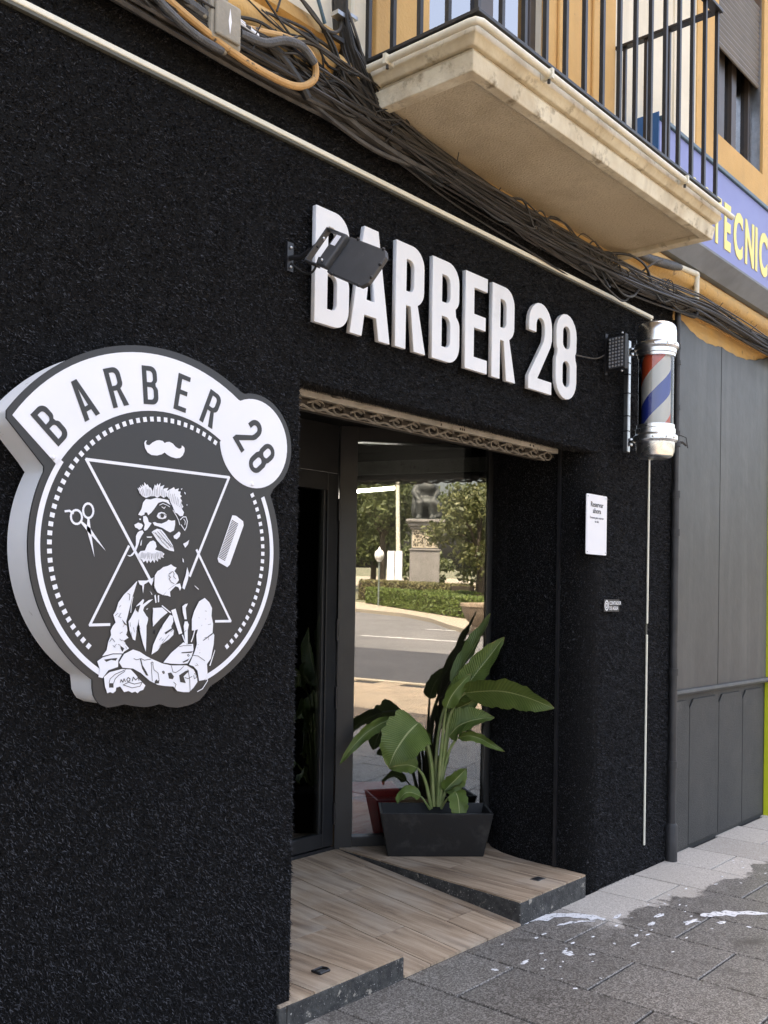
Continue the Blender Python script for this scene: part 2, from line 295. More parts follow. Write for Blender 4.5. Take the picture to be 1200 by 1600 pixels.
def foam_alpha():
    m = M['foam']; nt = m.node_tree; N = nt.nodes; L = nt.links; bs = N['Principled BSDF']
    g = N.new('ShaderNodeNewGeometry'); n = N.new('ShaderNodeTexNoise'); n.inputs['Scale'].default_value = 45; n.inputs['Detail'].default_value = 6; n.inputs['Roughness'].default_value = 0.7
    L.new(g.outputs['Position'], n.inputs['Vector']); r = N.new('ShaderNodeMapRange'); r.inputs['From Min'].default_value = 0.34; r.inputs['From Max'].default_value = 0.46; L.new(n.outputs['Fac'], r.inputs['Value']); L.new(r.outputs[0], bs.inputs['Alpha'])
foam_alpha()
def plant_mat(name, a, b, rib):
    """leaf blade: fine side veins and a pale midrib from the leaf's own UV"""
    m = bpy.data.materials.new(name); m.use_nodes = True
    nt = m.node_tree; N = nt.nodes; L = nt.links; bs = N['Principled BSDF']; bs.inputs['Roughness'].default_value = 0.36; bs.inputs['Specular IOR Level'].default_value = 0.45
    uv = N.new('ShaderNodeUVMap'); sp = N.new('ShaderNodeSeparateXYZ'); L.new(uv.outputs[0], sp.inputs[0])
    def ma(op, *a_):
        n = N.new('ShaderNodeMath'); n.operation = op
        for i, v in enumerate(a_):
            if isinstance(v, (int, float)): n.inputs[i].default_value = v
            else: L.new(v, n.inputs[i])
        return n.outputs[0]
    av = ma('ABSOLUTE', sp.outputs['Y'])
    vein = ma('SINE', ma('MULTIPLY', ma('SUBTRACT', sp.outputs['X'], ma('MULTIPLY', av, 0.12)), 190))
    nz = N.new('ShaderNodeTexNoise'); nz.inputs['Scale'].default_value = 9; nz.inputs['Detail'].default_value = 5
    g = N.new('ShaderNodeNewGeometry'); L.new(g.outputs['Position'], nz.inputs['Vector'])
    f = ma('ADD', ma('MULTIPLY', vein, 0.12), nz.outputs['Fac'])
    x = N.new('ShaderNodeMix'); x.data_type = 'RGBA'; L.new(f, x.inputs['Factor']); x.inputs['A'].default_value = (*a, 1); x.inputs['B'].default_value = (*b, 1)
    r = N.new('ShaderNodeMapRange'); r.inputs['From Min'].default_value = 0.045; r.inputs['From Max'].default_value = 0.025; L.new(av, r.inputs['Value'])
    y = N.new('ShaderNodeMix'); y.data_type = 'RGBA'; L.new(r.outputs[0], y.inputs['Factor']); L.new(x.outputs['Result'], y.inputs['A']); y.inputs['B'].default_value = (*rib, 1)
    nz2 = N.new('ShaderNodeTexNoise'); nz2.inputs['Scale'].default_value = 38; nz2.inputs['Detail'].default_value = 4; L.new(g.outputs['Position'], nz2.inputs['Vector'])
    edge = ma('ADD', ma('MULTIPLY', av, 0.55), ma('ADD', ma('MULTIPLY', ma('POWER', sp.outputs['X'], 8.0), 0.35), ma('MULTIPLY', nz2.outputs['Fac'], 0.75)))
    re = N.new('ShaderNodeMapRange'); re.inputs['From Min'].default_value = 1.04; re.inputs['From Max'].default_value = 1.14; L.new(edge, re.inputs['Value'])
    y2 = N.new('ShaderNodeMix'); y2.data_type = 'RGBA'; L.new(re.outputs[0], y2.inputs['Factor']); L.new(y.outputs['Result'], y2.inputs['A']); y2.inputs['B'].default_value = (0.36, 0.27, 0.11, 1); y = y2
    L.new(y.outputs['Result'], bs.inputs['Base Color'])
    bp = N.new('ShaderNodeBump'); bp.inputs['Strength'].default_value = 0.45; bp.inputs['Distance'].default_value = 0.003; L.new(vein, bp.inputs['Height']); L.new(bp.outputs[0], bs.inputs['Normal'])
    t = N.new('ShaderNodeBsdfTranslucent'); ms = N.new('ShaderNodeMixShader'); ms.inputs['Fac'].default_value = 0.15
    L.new(y.outputs['Result'], t.inputs['Color']); L.new(bs.outputs[0], ms.inputs[1]); L.new(t.outputs[0], ms.inputs[2]); L.new(ms.outputs[0], N['Material Output'].inputs['Surface'])
    return m
M['plant_leaf'] = plant_mat('plant_leaf', (0.065, 0.125, 0.022), (0.230, 0.300, 0.080), (0.48, 0.52, 0.24))
M['plant_stalk'] = mat('plant_stalk', (0.19, 0.25, 0.08), 0.4, col2=(0.28, 0.31, 0.13), vscale=20)

# ------------------------------------------------------------------ helpers
class MB:
    """collects shapes; build() links them as ONE mesh object"""
    def __init__(s): s.v = []; s.f = []; s.uv = {}
    def add(s, vs, fs):
        o = len(s.v); s.v += [tuple(v) for v in vs]; s.f += [tuple(i+o for i in f) for f in fs]; return s
    def box(s, x0, x1, y0, y1, z0, z1, mtx=None):
        vs = [Vector((x, y, z)) for z in (z0, z1) for y in (y0, y1) for x in (x0, x1)]
        if mtx is not None: vs = [mtx @ v for v in vs]
        return s.add(vs, [(0,2,3,1),(4,5,7,6),(0,1,5,4),(2,6,7,3),(0,4,6,2),(1,3,7,5)])
    def prism(s, poly, a, b, axis='z', mtx=None):
        """extrude a polygon: axis z: (x,y) pairs; axis y: (x,z) pairs; axis x: (y,z) pairs"""
        def mk(p, h):
            v = Vector((p[0], p[1], h)) if axis == 'z' else (Vector((p[0], h, p[1])) if axis == 'y' else Vector((h, p[0], p[1])))
            return mtx @ v if mtx is not None else v
        n = len(poly); vs = [mk(p, a) for p in poly] + [mk(p, b) for p in poly]
        return s.add(vs, [tuple(range(n))[::-1], tuple(range(n, 2*n))] + [(i, (i+1) % n, n+(i+1) % n, n+i) for i in range(n)])
    def tube(s, pts, r, n=8, cap=True):
        pts = [Vector(p) for p in pts]; k = len(pts); rs = r if isinstance(r, (list, tuple)) else [r]*k
        ref = None; rings = []
        for i, p in enumerate(pts):
            t = (pts[min(i+1, k-1)] - pts[max(i-1, 0)]); t = t.normalized() if t.length > 1e-9 else Vector((0, 0, 1))
            if ref is None:
                ref = t.orthogonal().normalized()
            ref = (ref - t*ref.dot(t)); ref = ref.normalized() if ref.length > 1e-6 else t.orthogonal().normalized()
            b = t.cross(ref)
            rings.append([p + (ref*math.cos(2*math.pi*j/n) + b*math.sin(2*math.pi*j/n))*rs[i] for j in range(n)])
        vs = [v for rg in rings for v in rg]
        fs = [(i*n+j, i*n+(j+1) % n, (i+1)*n+(j+1) % n, (i+1)*n+j) for i in range(k-1) for j in range(n)]
        if cap: fs += [tuple(range(n))[::-1], tuple(range((k-1)*n, k*n))]
        return s.add(vs, fs)
    def lathe(s, prof, c, n=32, mtx=None):
        """profile of (radius, z) about the vertical through c"""
        c = Vector(c); vs = []; k = len(prof)
        for r, z in prof:
            for j in range(n):
                a = 2*math.pi*j/n; v = Vector((r*math.cos(a), r*math.sin(a), z)); vs.append((mtx @ v if mtx is not None else v) + c)
        fs = [(i*n+j, i*n+(j+1) % n, (i+1)*n+(j+1) % n, (i+1)*n+j) for i in range(k-1) for j in range(n)]
        return s.add(vs, fs + [tuple(range(n))[::-1], tuple(range((k-1)*n, k*n))])
    def ball(s, c, rx, ry=None, rz=None, n=10, m=7):
        ry = ry or rx; rz = rz or rx; c = Vector(c); vs = [c + Vector((0, 0, -rz))]
        for i in range(1, m):
            t = math.pi*i/m
            for j in range(n):
                a = 2*math.pi*j/n; vs.append(c + Vector((rx*math.sin(t)*math.cos(a), ry*math.sin(t)*math.sin(a), -rz*math.cos(t))))
        vs.append(c + Vector((0, 0, rz))); top = len(vs)-1
        fs = [(0, 1+(j+1) % n, 1+j) for j in range(n)]
        fs += [(1+i*n+j, 1+i*n+(j+1) % n, 1+(i+1)*n+(j+1) % n, 1+(i+1)*n+j) for i in range(m-2) for j in range(n)]
        fs += [(1+(m-2)*n+j, 1+(m-2)*n+(j+1) % n, top) for j in range(n)]
        return s.add(vs, fs)
    def mesh(s, name, mt):
        me = bpy.data.meshes.new(name); me.from_pydata(s.v, [], s.f); me.update()
        if mt: me.materials.append(M[mt] if isinstance(mt, str) else mt)
        return me
    def build(s, name, mt, parent=None, smooth=False, bevel=0.0, label=None):
        me = s.mesh(name, mt); return link(name, me, parent, smooth, bevel, label)

def link(name, me, parent=None, smooth=False, bevel=0.0, label=None):
    bm = bmesh.new(); bm.from_mesh(me); bmesh.ops.recalc_face_normals(bm, faces=bm.faces); bm.to_mesh(me); bm.free()
    if smooth:
        me.polygons.foreach_set('use_smooth', [True]*len(me.polygons)); me.set_sharp_from_angle(angle=R(38))
    o = bpy.data.objects.new(name, me); COL.objects.link(o)
    if parent is not None: o.parent = parent
    if bevel:
        b = o.modifiers.new('bevel', 'BEVEL'); b.width = bevel; b.segments = 2; b.limit_method = 'ANGLE'; b.angle_limit = R(40)
    if label: o['label'] = label
    return o
def thing(name, label, cat, group=None):
    o = bpy.data.objects.new(name, None); COL.objects.link(o); o.empty_display_size = 0.1
    o['label'] = label; o['category'] = cat
    if group: o['group'] = group
    return o
def tag(o, label, cat=None, group=None, kind=None):
    o['label'] = label
    if cat: o['category'] = cat
    if group: o['group'] = group
    if kind: o['kind'] = kind
    return o
def structure(o, kind='structure'): o['kind'] = kind; return o

def bez(pts, n=8):
    """smooth path through points (Catmull-Rom)"""
    P_ = [Vector(p) for p in pts]; out = []
    for i in range(len(P_)-1):
        p0, p1, p2, p3 = P_[max(i-1, 0)], P_[i], P_[i+1], P_[min(i+2, len(P_)-1)]
        for k in range(n):
            t = k/n; out.append(0.5*((2*p1) + (p2-p0)*t + (2*p0-5*p1+4*p2-p3)*t*t + (3*p1-p0-3*p2+p3)*t**3))
    out.append(P_[-1]); return out

def contour_mesh(name, contours, depth, mt, bevel=0.0):
    """filled outline with holes, extruded along its local z by depth (back at 0)"""
    cu = bpy.data.curves.new(name, 'CURVE'); cu.dimensions = '2D'; cu.fill_mode = 'BOTH'; cu.extrude = depth/2; cu.bevel_depth = bevel; cu.bevel_resolution = 1
    for c in contours:
        sp = cu.splines.new('POLY'); sp.points.add(len(c)-1); sp.use_cyclic_u = True
        for p, q in zip(sp.points, c): p.co = (q[0], q[1], 0, 1)
    ob = bpy.data.objects.new(name, cu); me = bpy.data.meshes.new_from_object(ob)
    bpy.data.objects.remove(ob); bpy.data.curves.remove(cu)
    me.transform(Matrix.Translation((0, 0, depth/2))); me.materials.clear(); me.materials.append(M[mt]); me.name = name
    return me
def text_mesh(name, s, size, mt, depth=0.001, offset=0.0, align='LEFT', sx=1.0):
    cu = bpy.data.curves.new(name, 'FONT'); cu.body = s; cu.size = size; cu.extrude = depth/2; cu.offset = offset; cu.align_x = align; cu.resolution_u = 4
    ob = bpy.data.objects.new(name, cu); me = bpy.data.meshes.new_from_object(ob)
    bpy.data.objects.remove(ob); bpy.data.curves.remove(cu)
    me.transform(Matrix.Translation((0, 0, depth/2)) @ Matrix.Diagonal((sx, 1, 1, 1)))
    me.materials.clear(); me.materials.append(M[mt]); return me
FACE = Matrix(((1, 0, 0, 0), (0, 0, -1, 0), (0, 1, 0, 0), (0, 0, 0, 1)))     # local x,y,z -> world x, z, -y (facing the street)

# condensed sans glyphs, height 1: list of contours (first outer, then holes)
def arc(cx, cy, rx, ry, a0, a1, n=7):
    return [(cx + rx*math.cos(R(a0+(a1-a0)*i/n)), cy + ry*math.sin(R(a0+(a1-a0)*i/n))) for i in range(n+1)]
def glyph(ch, w, t, hs=None):
    h = hs or t*0.92; r = min(w*0.42, 0.2); ri = max(r - t*0.75, 0.02)
    if ch == 'B':
        m = 0.515; nk = 0.035
        o = [(0, 0), (0, 1)] + arc(w-r-0.01, 1-r, r, r, 90, 0)[0:] + [(w-0.01, m+r*0.8)] + arc(w-r*0.9-0.01, m+r*0.75, r*0.9, r*0.75-nk*0.2, 0, -50, 4) + arc(w-r*0.9, m-r*0.75, r*0.9, r*0.75-nk*0.2, 50, 0, 4) + arc(w-r, r, r, r, 0, -90)
        h1 = [(t, m+h*0.5)] + arc(w-t-ri, m+h*0.5+ri, ri, ri, -90, 0, 4) + arc(w-t-ri-0.005, 1-h-ri, ri, ri, 0, 90, 4) + [(t, 1-h)]
        h2 = [(t, h)] + arc(w-t-ri, h+ri, ri, ri, -90, 0, 4) + arc(w-t-ri, m-h*0.5-ri, ri, ri, 0, 90, 4) + [(t, m-h*0.5)]
        return [o, h1, h2]
    if ch == 'R':
        m = 0.45
        o = [(0, 0), (0, 1)] + arc(w-r-0.01, 1-r, r, r, 90, 0) + arc(w-r-0.01, m+r*0.8, r, r*0.9, 0, -62, 5) + [(w+0.02, 0), (w-t*1.02, 0), (w*0.52, m-0.03), (t, m-0.03), (t, 0)]
        h1 = [(t, m+h*0.75)] + arc(w-t-ri-0.01, m+h*0.75+ri, ri, ri, -90, 0, 4) + arc(w-t-ri-0.01, 1-h-ri, ri, ri, 0, 90, 4) + [(t, 1-h)]
        return [o, h1]
    if ch == 'A':
        e = t*0.62; W = w*1.05
        o = [(0, 0), (W/2-e, 1), (W/2+e, 1), (W, 0), (W-t*1.02, 0), (W-t*1.25, 0.2), (t*1.25, 0.2), (t*1.02, 0)]
        h1 = [(t*1.42, 0.2+h), (W-t*1.42, 0.2+h), (W/2, 0.80)]
        return [o, h1]
    if ch == 'E':
        W = w*0.86; m = 0.515
        return [[(0, 0), (0, 1), (W, 1), (W, 1-h), (t, 1-h), (t, m+h/2), (W*0.92, m+h/2), (W*0.92, m-h/2), (t, m-h/2), (t, h), (W, h), (W, 0)]]
    if ch == '2':
        ro = w/2; rn = max(ro - t, 0.03); cy = 1-ro*1.05
        o = [(0, 0), (0, h*1.05)] + [(w-t-0.02, 0.58), (w-t, 0.66)] + arc(w/2, cy, rn, rn*1.0, 0, 180, 10) + [(t, 0.66), (0, 0.66)] + arc(w/2, cy, ro, ro*1.05, 180, 0, 12) + [(w, 0.62), (w-0.03, 0.54), (t*1.2, h), (w, h), (w, 0)]
        return [o]
    if ch == '8':
        ro = w/2; k = 0.17; m = 0.52
        o = arc(w/2, ro, ro, ro, 180, 360, 10) + [(w, m-0.16)] + arc(w-0.09, m-0.10, 0.09, 0.10, 0, 45, 3) + arc(w-0.10, m+0.10, 0.09, 0.09, -45, 0, 3) + arc(w/2, 1-ro, ro*0.98, ro, 0, 180, 10) + arc(0.10, m+0.10, 0.09, 0.09, 180, 225, 3) + arc(0.09, m-0.10, 0.09, 0.10, 135, 180, 3)
        rn = max(ro-t, 0.03)
        h1 = arc(w/2, h+rn*0.9, rn, rn*0.9, 180, 360, 8) + arc(w/2, m-h*0.5-rn*0.8, rn, rn*0.8, 0, 180, 8)
        h2 = arc(w/2, m+h*0.5+rn*0.8, rn, rn*0.8, 180, 360, 8) + arc(w/2, 1-h-rn*0.9, rn, rn*0.9, 0, 180, 8)
        return [o, h1, h2]

# ------------------------------------------------------------------ ground
structure(MB().add([(-600, -600, -0.16), (600, -600, -0.16), (600, 600, -0.16), (-600, 600, -0.16)], [(0, 1, 2, 3)]).build('ground', 'earth'))
structure(MB().add([(-200, -80, -0.125), (200, -80, -0.125), (200, -6.45, -0.125), (-200, -6.45, -0.125)], [(0, 1, 2, 3)]).build('road', 'asphalt'))
patch = MB().add([(-200, -12.9, -0.121), (-9, -12.6, -0.121), (-2.6, -12.2, -0.121), (2, -11.8, -0.121), (200, -11.5, -0.121), (200, -6.47, -0.121), (-200, -6.47, -0.121)], [tuple(range(7))]).build('road_surface', 'asphalt_dark')  # darker asphalt band along the near side of the road
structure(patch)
mk = MB()
for y0 in (-15.4, -18.9):
    for k in range(-9, 4):
        mk.box(k*6.0, k*6.0+3.2, y0, y0+0.14, -0.1215, -0.117)
structure(mk.build('road_markings', 'road_paint'))
island = [(-90, -36), (-50, -33.5), (-30, -30.5), (-20, -28.3), (-12.7, -25.9), (-9.7, -24.2), (-7.4, -21.9), (-5.7, -19.6), (-4.4, -18.0), (-2.6, -17.3), (-0.9, -18.4), (1, -22), (3, -30), (5, -45), (5, -120), (-90, -120)]
structure(MB().prism(island, -0.155, 0.0).build('far_pavement', 'far_pave'))
bed_poly = [(-50, -40), (-15.2, -31.4), (-10.9, -27.4), (-6.9, -23.8), (-4.6, -21.6), (-1, -25), (1, -34), (2, -60), (-50, -60)]
structure(MB().prism(bed_poly, -0.01, 0.03).build('planting_bed', 'earth'))

# near pavement: slabs 0.39 x 0.60 laid in staggered columns
pave = structure(MB().box(-40, 40, -6.3, 0.30, -0.15, -0.012).build('pavement', 'joint'))
slab_me = MB().box(-0.1908, 0.1908, -0.2958, 0.2958, -0.02, 0.0).mesh('slab', 'slab')
bmx = bmesh.new(); bmx.from_mesh(slab_me); bmesh.ops.bevel(bmx, geom=[e for e in bmx.edges if all(v.co.z > -0.01 for v in e.verts)], offset=0.003, segments=1, affect='EDGES'); bmx.to_mesh(slab_me); bmx.free()
rest = MB()
for c in range(-14, 28):
    x0 = 2.97 + 0.39*c
    off = -0.27 if c % 2 == 0 else 0.0
    for j in range(-1, 11):
        yc = off - 0.6*j - 0.3
        if yc > 0.29 or yc < -6.2: continue
        dz = random.uniform(-0.0012, 0.0008)
        if -5 <= c <= 15 and yc > -2.0:
            o = bpy.data.objects.new('slab', slab_me); COL.objects.link(o); o.parent = pave
            o.location = (x0+0.195, yc, dz); o.rotation_euler = (random.uniform(-.0015, .0015), random.uniform(-.0015, .0015), random.uniform(-.002, .002))
        else:
            rest.box(x0+0.0025, x0+0.3875, max(yc-0.2975, -6.29), yc+0.2975, -0.02, dz)
structure(rest.build('slab', 'slab', pave), 'stuff')
kb = MB()
for k in range(-40, 40): kb.box(k*1.0+0.004, k*1.0+0.996, -6.46, -6.303, -0.15, 0.004)
structure(kb.build('kerb', 'far_pave', None))

# ------------------------------------------------------------------ the barber shop building
shop = thing('barber_shop_building', 'barber shop front clad in black artificial turf under a cream and orange storey', 'building')
JX, OX, OT, TOP = 2.36, 4.395, 2.245, 3.20      # left jamb, right reveal, opening top, top of the turf
corner = [(OX + 0.115 - 0.115*math.cos(R(a)), 0.115 - 0.115*math.sin(R(a))) for a in range(0, 91, 10)]
reveal = [(4.58, 0.72), (4.50, 0.635), (4.44, 0.52), (4.41, 0.40), (4.397, 0.27), (4.395, 0.16)]
rpoly = reveal + corner + [(5.335, 0.0), (5.335, 0.9), (4.7, 0.9)]
wl = MB(); wl.box(-14, JX, 0.0, 0.32, -0.01, TOP); wl.box(JX, 4.51, 0.0, 0.10, OT, TOP); wl.prism(rpoly, -0.01, 2.43)
wl.prism([(4.51, 0.0), (5.335, 0.0), (5.335, 0.9), (4.51, 0.9)], 2.43, TOP)
wl.build('turf_wall', 'turf', shop)
cl = MB(); cl.box(JX-0.05, 4.51, 0.10, 1.6, 2.42, 2.48); cl.box(JX-0.12, JX-0.02, 0.32, 1.30, 0, 2.42); cl.build('porch_ceiling', 'turf', shop)

# blades of the artificial turf
def blades(n, sampler, lmin, lmax, w, seed):
    rg = np.random.default_rng(seed); p, nr = sampler(n, rg); n = len(p)
    d = nr*rg.uniform(0.45, 1.0, (n, 1)) + rg.normal(0, 0.40, (n, 3)) + np.array([[0.10, 0.0, -0.45]])
    d /= np.linalg.norm(d, axis=1, keepdims=True); ln = rg.uniform(lmin, lmax, (n, 1))
    sd = np.cross(d, rg.normal(0, 1, (n, 3))); sd /= np.linalg.norm(sd, axis=1, keepdims=True)
    ww = w*rg.uniform(0.7, 1.3, (n, 1)); p0 = p - nr*0.002
    tri = np.stack([p0 - sd*ww/2, p0 + sd*ww/2, p0 + d*ln], 1)
    return tri.reshape(-1, 3)
def s_front(n, rg):
    x = rg.uniform(0.0, 5.335, n); z = rg.uniform(0.0, TOP, n)
    keep = ~((x > JX) & (x < 4.51) & (z < OT)); x, z = x[keep], z[keep]
    # mats rolled on in strips: the pile bulges a little from mat to mat
    return np.stack([x, np.zeros_like(x), z], 1), np.tile([[0.0, -1.0, 0.0]], (len(x), 1))
def s_curve(line, z0, z1):
    def f(n, rg):
        q = np.array(line); seg = np.linalg.norm(np.diff(q, axis=0), axis=1); cum = np.r_[0, np.cumsum(seg)]
        t = rg.uniform(0, cum[-1], n); i = np.clip(np.searchsorted(cum, t)-1, 0, len(seg)-1); u = ((t-cum[i])/seg[i])[:, None]
        p = q[i]*(1-u) + q[i+1]*u; dr = (q[i+1]-q[i])/seg[i][:, None]
        nr = np.stack([-dr[:, 1]*-1, dr[:, 0]*-1, np.zeros(n)], 1)     # right-hand side of the line
        nr = np.stack([dr[:, 1], -dr[:, 0], np.zeros(n)], 1)
        return np.stack([p[:, 0], p[:, 1], rg.uniform(z0, z1, n)], 1), nr
    return f
def s_lintel(n, rg):
    x = rg.uniform(JX, 4.45, n); return np.stack([x, rg.uniform(0.0, 0.1, n), np.full(n, OT)], 1), np.tile([[0.0, -0.3, -0.9]], (n, 1))
def s_jamb(n, rg):
    return np.stack([np.full(n, JX), rg.uniform(0.0, 0.05, n), rg.uniform(0.0, OT, n)], 1), np.tile([[0.9, -0.3, 0.0]], (n, 1))
V = np.concatenate([blades(680000, s_front, 0.008, 0.017, 0.0042, 1),
                    blades(70000, s_curve([tuple(p) for p in (reveal + corner)][::-1], 0.0, 2.42), 0.007, 0.015, 0.0040, 2),
                    blades(9000, s_lintel, 0.008, 0.016, 0.0018, 3), blades(6000, s_jamb, 0.010, 0.02, 0.0018, 4)])
me = bpy.data.meshes.new('turf_pile'); nv = len(V); nt_ = nv//3
me.vertices.add(nv); me.loops.add(nv); me.polygons.add(nt_)
me.vertices.foreach_set('co', V.astype(np.float32).ravel()); me.loops.foreach_set('vertex_index', np.arange(nv, dtype=np.int32))
me.polygons.foreach_set('loop_start', np.arange(0, nv, 3, dtype=np.int32)); me.polygons.foreach_set('loop_total', np.full(nt_, 3, dtype=np.int32))
me.update(calc_edges=True); me.materials.append(M['blades'])
tp = bpy.data.objects.new('turf_pile', me); COL.objects.link(tp); tp.parent = shop; tp['kind'] = 'stuff'

# upper storeys
up = MB()
DX0, DX1, DZ1 = 3.06, 3.93, 5.6        # balcony door opening
up.box(-14, DX0, 0.03, 0.4, 3.5, 9.0); up.box(DX1, 5.36, 0.03, 0.4, 3.5, 9.0); up.box(DX0, DX1, 0.03, 0.4, DZ1, 9.0)
up.box(-14, 20, 0.40, 12, 6.2, 9.0); up.box(-14, 20, 11.5, 12, -0.01, 6.2); up.box(-14, -13.8, 0.4, 11.5, -0.01, 6.2); up.box(19.8, 20, 0.4, 11.5, -0.01, 6.2)
up.box(-14, 20, 0.42, 11.5, 3.34, 3.48)
up.build('upper_wall', 'cream', shop)
og = MB(); og.box(2.735, DX0, 0.005, 0.03, 3.46, 6.0); og.box(DX1, 4.62, 0.005, 0.03, 3.46, 6.0)
og.box(DX1+0.10, DX1+0.19, -0.012, 0.005, 3.46, 6.0); og.box(4.36, 4.44, -0.012, 0.005, 3.46, 6.0)
og.build('orange_surround', 'orange', shop, bevel=0.006)
# ledge and roll moulding above the turf
cprof = [(0.03, TOP), (0.0, TOP), (0.0, 3.315), (-0.012, 3.325)] + [(0.0 - 0.055*math.sin(R(a)), 3.385 - 0.055*math.cos(R(a))) for a in range(20, 171, 15)] + [(-0.01, 3.45), (-0.035, 3.46), (-0.035, 3.50), (0.03, 3.50)]
cn = MB(); cn.prism(cprof, -14, 2.60, 'x'); cn.prism([(0.03, TOP), (0.0, TOP), (0.0, 3.50), (0.03, 3.50)], 2.60, 4.62, 'x'); cn.prism(cprof, 4.62, 5.36, 'x')
cn.build('cornice', 'cornice', shop, smooth=True)
MB().box(-14, 2.66, -0.006, 0.0, TOP+0.004, 3.312).box(2.66, 4.60, -0.006, 0.0, TOP+0.004, 3.275).build('plaster_band', 'dirty_plaster', shop)

# balcony door
bd = MB()
for x0, x1 in ((DX0, DX0+0.05), (3.47, 3.58), (DX1-0.05, DX1)): bd.box(x0, x1, 0.06, 0.12, 3.46, DZ1)
bd.box(DX0, DX1, 0.062, 0.118, 3.46, 3.52); bdo = bd.build('balcony_door', 'brown_frame', shop, bevel=0.003)
MB().box(DX0+0.05, 3.47, 0.085, 0.092, 3.52, DZ1).build('pane', 'upper_glass', bdo)
MB().box(3.58, DX1-0.05, 0.085, 0.092, 3.52, DZ1).build('pane', 'upper_glass', bdo)
MB().box(DX0, DX1, 0.35, 0.39, 3.46, DZ1).build('curtain', 'interior', bdo)

# balcony: slab with stepped moulding, railing of square bars, pipe clipped round it
BX0, BX1, BY, BZ = 2.655, 4.70, -0.511, 3.292
bal = MB().box(BX0+0.045, BX1-0.06, BY+0.035, 0.0, BZ+0.008, BZ+0.12).build('balcony', 'soffit', shop)
def ring(name, o, z0, z1, mt, drop=0.0):
    """a moulding course round the three free sides, o = overhang, with a sloping lower face"""
    m = MB()
    outer0 = [(BX0-o+drop, 0.0), (BX0-o+drop, BY-o+drop), (BX1+o-drop, BY-o+drop), (BX1+o-drop, 0.0)]
    outer1 = [(BX0-o, 0.0), (BX0-o, BY-o), (BX1+o, BY-o), (BX1+o, 0.0)]
    inner = [(BX0+0.06, 0.0), (BX0+0.06, BY+0.05), (BX1-0.075, BY+0.05), (BX1-0.075, 0.0)]
    vs = [(x, y, z0) for x, y in outer0] + [(x, y, z1) for x, y in outer1] + [(x, y, z0) for x, y in inner] + [(x, y, z1) for x, y in inner]
    fs = []
    for i in range(3): fs += [(i, i+1, 4+i+1, 4+i), (i, 8+i, 8+i+1, i+1), (4+i, 4+i+1, 12+i+1, 12+i), (8+i, 12+i, 12+i+1, 8+i+1)]
    return m.add(vs, fs).build(name, mt, bal, bevel=0.004)
ring('moulding', 0.0, BZ-0.012, BZ+0.050, 'moulding', 0.010)
ring('moulding', -0.012, BZ+0.051, BZ+0.068, 'soffit', 0.0)
ring('moulding', 0.026, BZ+0.069, BZ+0.098, 'moulding', 0.022)
ring('moulding', 0.020, BZ+0.099, BZ+0.152, 'moulding', 0.0)
MB().box(BX0+0.01, BX1-0.01, BY+0.01, 0.0, BZ+0.121, BZ+0.150).build('balcony_floor', 'soffit', bal)
RX0, RX1, RY, RZ = 2.655, 4.655, -0.525, 3.452
rl = MB()
for z0, z1 in ((RZ, RZ+0.014), (4.39, 4.405)):
    w_ = 0.022
    rl.box(RX0-w_, RX1+w_, RY-w_, RY+w_, z0, z1); rl.box(RX0-w_, RX0+w_, RY+w_, 0.02, z0, z1); rl.box(RX1-w_, RX1+w_, RY+w_, 0.02, z0, z1)
rl.build('rail', 'black_metal', bal, bevel=0.002)
bar_me = MB().box(-0.0085, 0.0085, -0.0085, 0.0085, 0.0, 4.39-RZ-0.014).mesh('bar', 'black_metal')
def bar(x, y):
    o = bpy.data.objects.new('bar', bar_me); COL.objects.link(o); o.parent = bal; o.location = (x, y, RZ+0.014)
nb = 15
for i in range(nb): bar(RX0 + (RX1-RX0)*i/(nb-1), RY)
for x in (RX0, RX1):
    for y in (-0.40, -0.275, -0.15, -0.03): bar(x, y)
pz = BZ+0.112
ppath = [(BX0-0.052, -0.03, pz), (BX0-0.052, BY-0.03, pz), (BX0-0.035, BY-0.052, pz), (BX1+0.075, BY-0.052, pz), (BX1+0.088, BY-0.03, pz)]
MB().tube(bez([(BX0-0.052, 0.0, pz+0.09), (BX0-0.052, -0.03, pz+0.09), (BX0-0.052, -0.035, pz+0.05), (BX0-0.052, -0.04, pz), (BX0-0.052, -0.08, pz)], 5)[:], 0.0145, 10).build('pipe_elbow', 'pipe_cream', bal, smooth=True)
MB().tube([(BX0-0.052, -0.06, pz), (BX0-0.052, -0.25, pz), (BX0-0.052, BY-0.02, pz), (BX0-0.046, BY-0.043, pz), (BX0-0.03, BY-0.052, pz), (3.4, BY-0.053, pz), (4.1, BY-0.052, pz-0.001), (BX1+0.08, BY-0.052, pz)], 0.0135, 10).build('pipe', 'pipe_cream', bal, smooth=True)
clip_me = MB().box(-0.007, 0.007, -0.018, 0.03, -0.018, 0.018).mesh('pipe_clip', 'pipe_cream')
for x, y, rz in ((BX0-0.052, -0.17, R(-90)), (3.05, BY-0.052, 0), (4.22, BY-0.052, 0)):
    o = bpy.data.objects.new('pipe_clip', clip_me); COL.objects.link(o); o.parent = bal; o.location = (x, y, pz); o.rotation_euler.z = rz
    MB().tube([(x, y, pz-0.015), (x, y, pz-0.032)], 0.006, 6).build('clip_screw', 'cable_grey', bal)

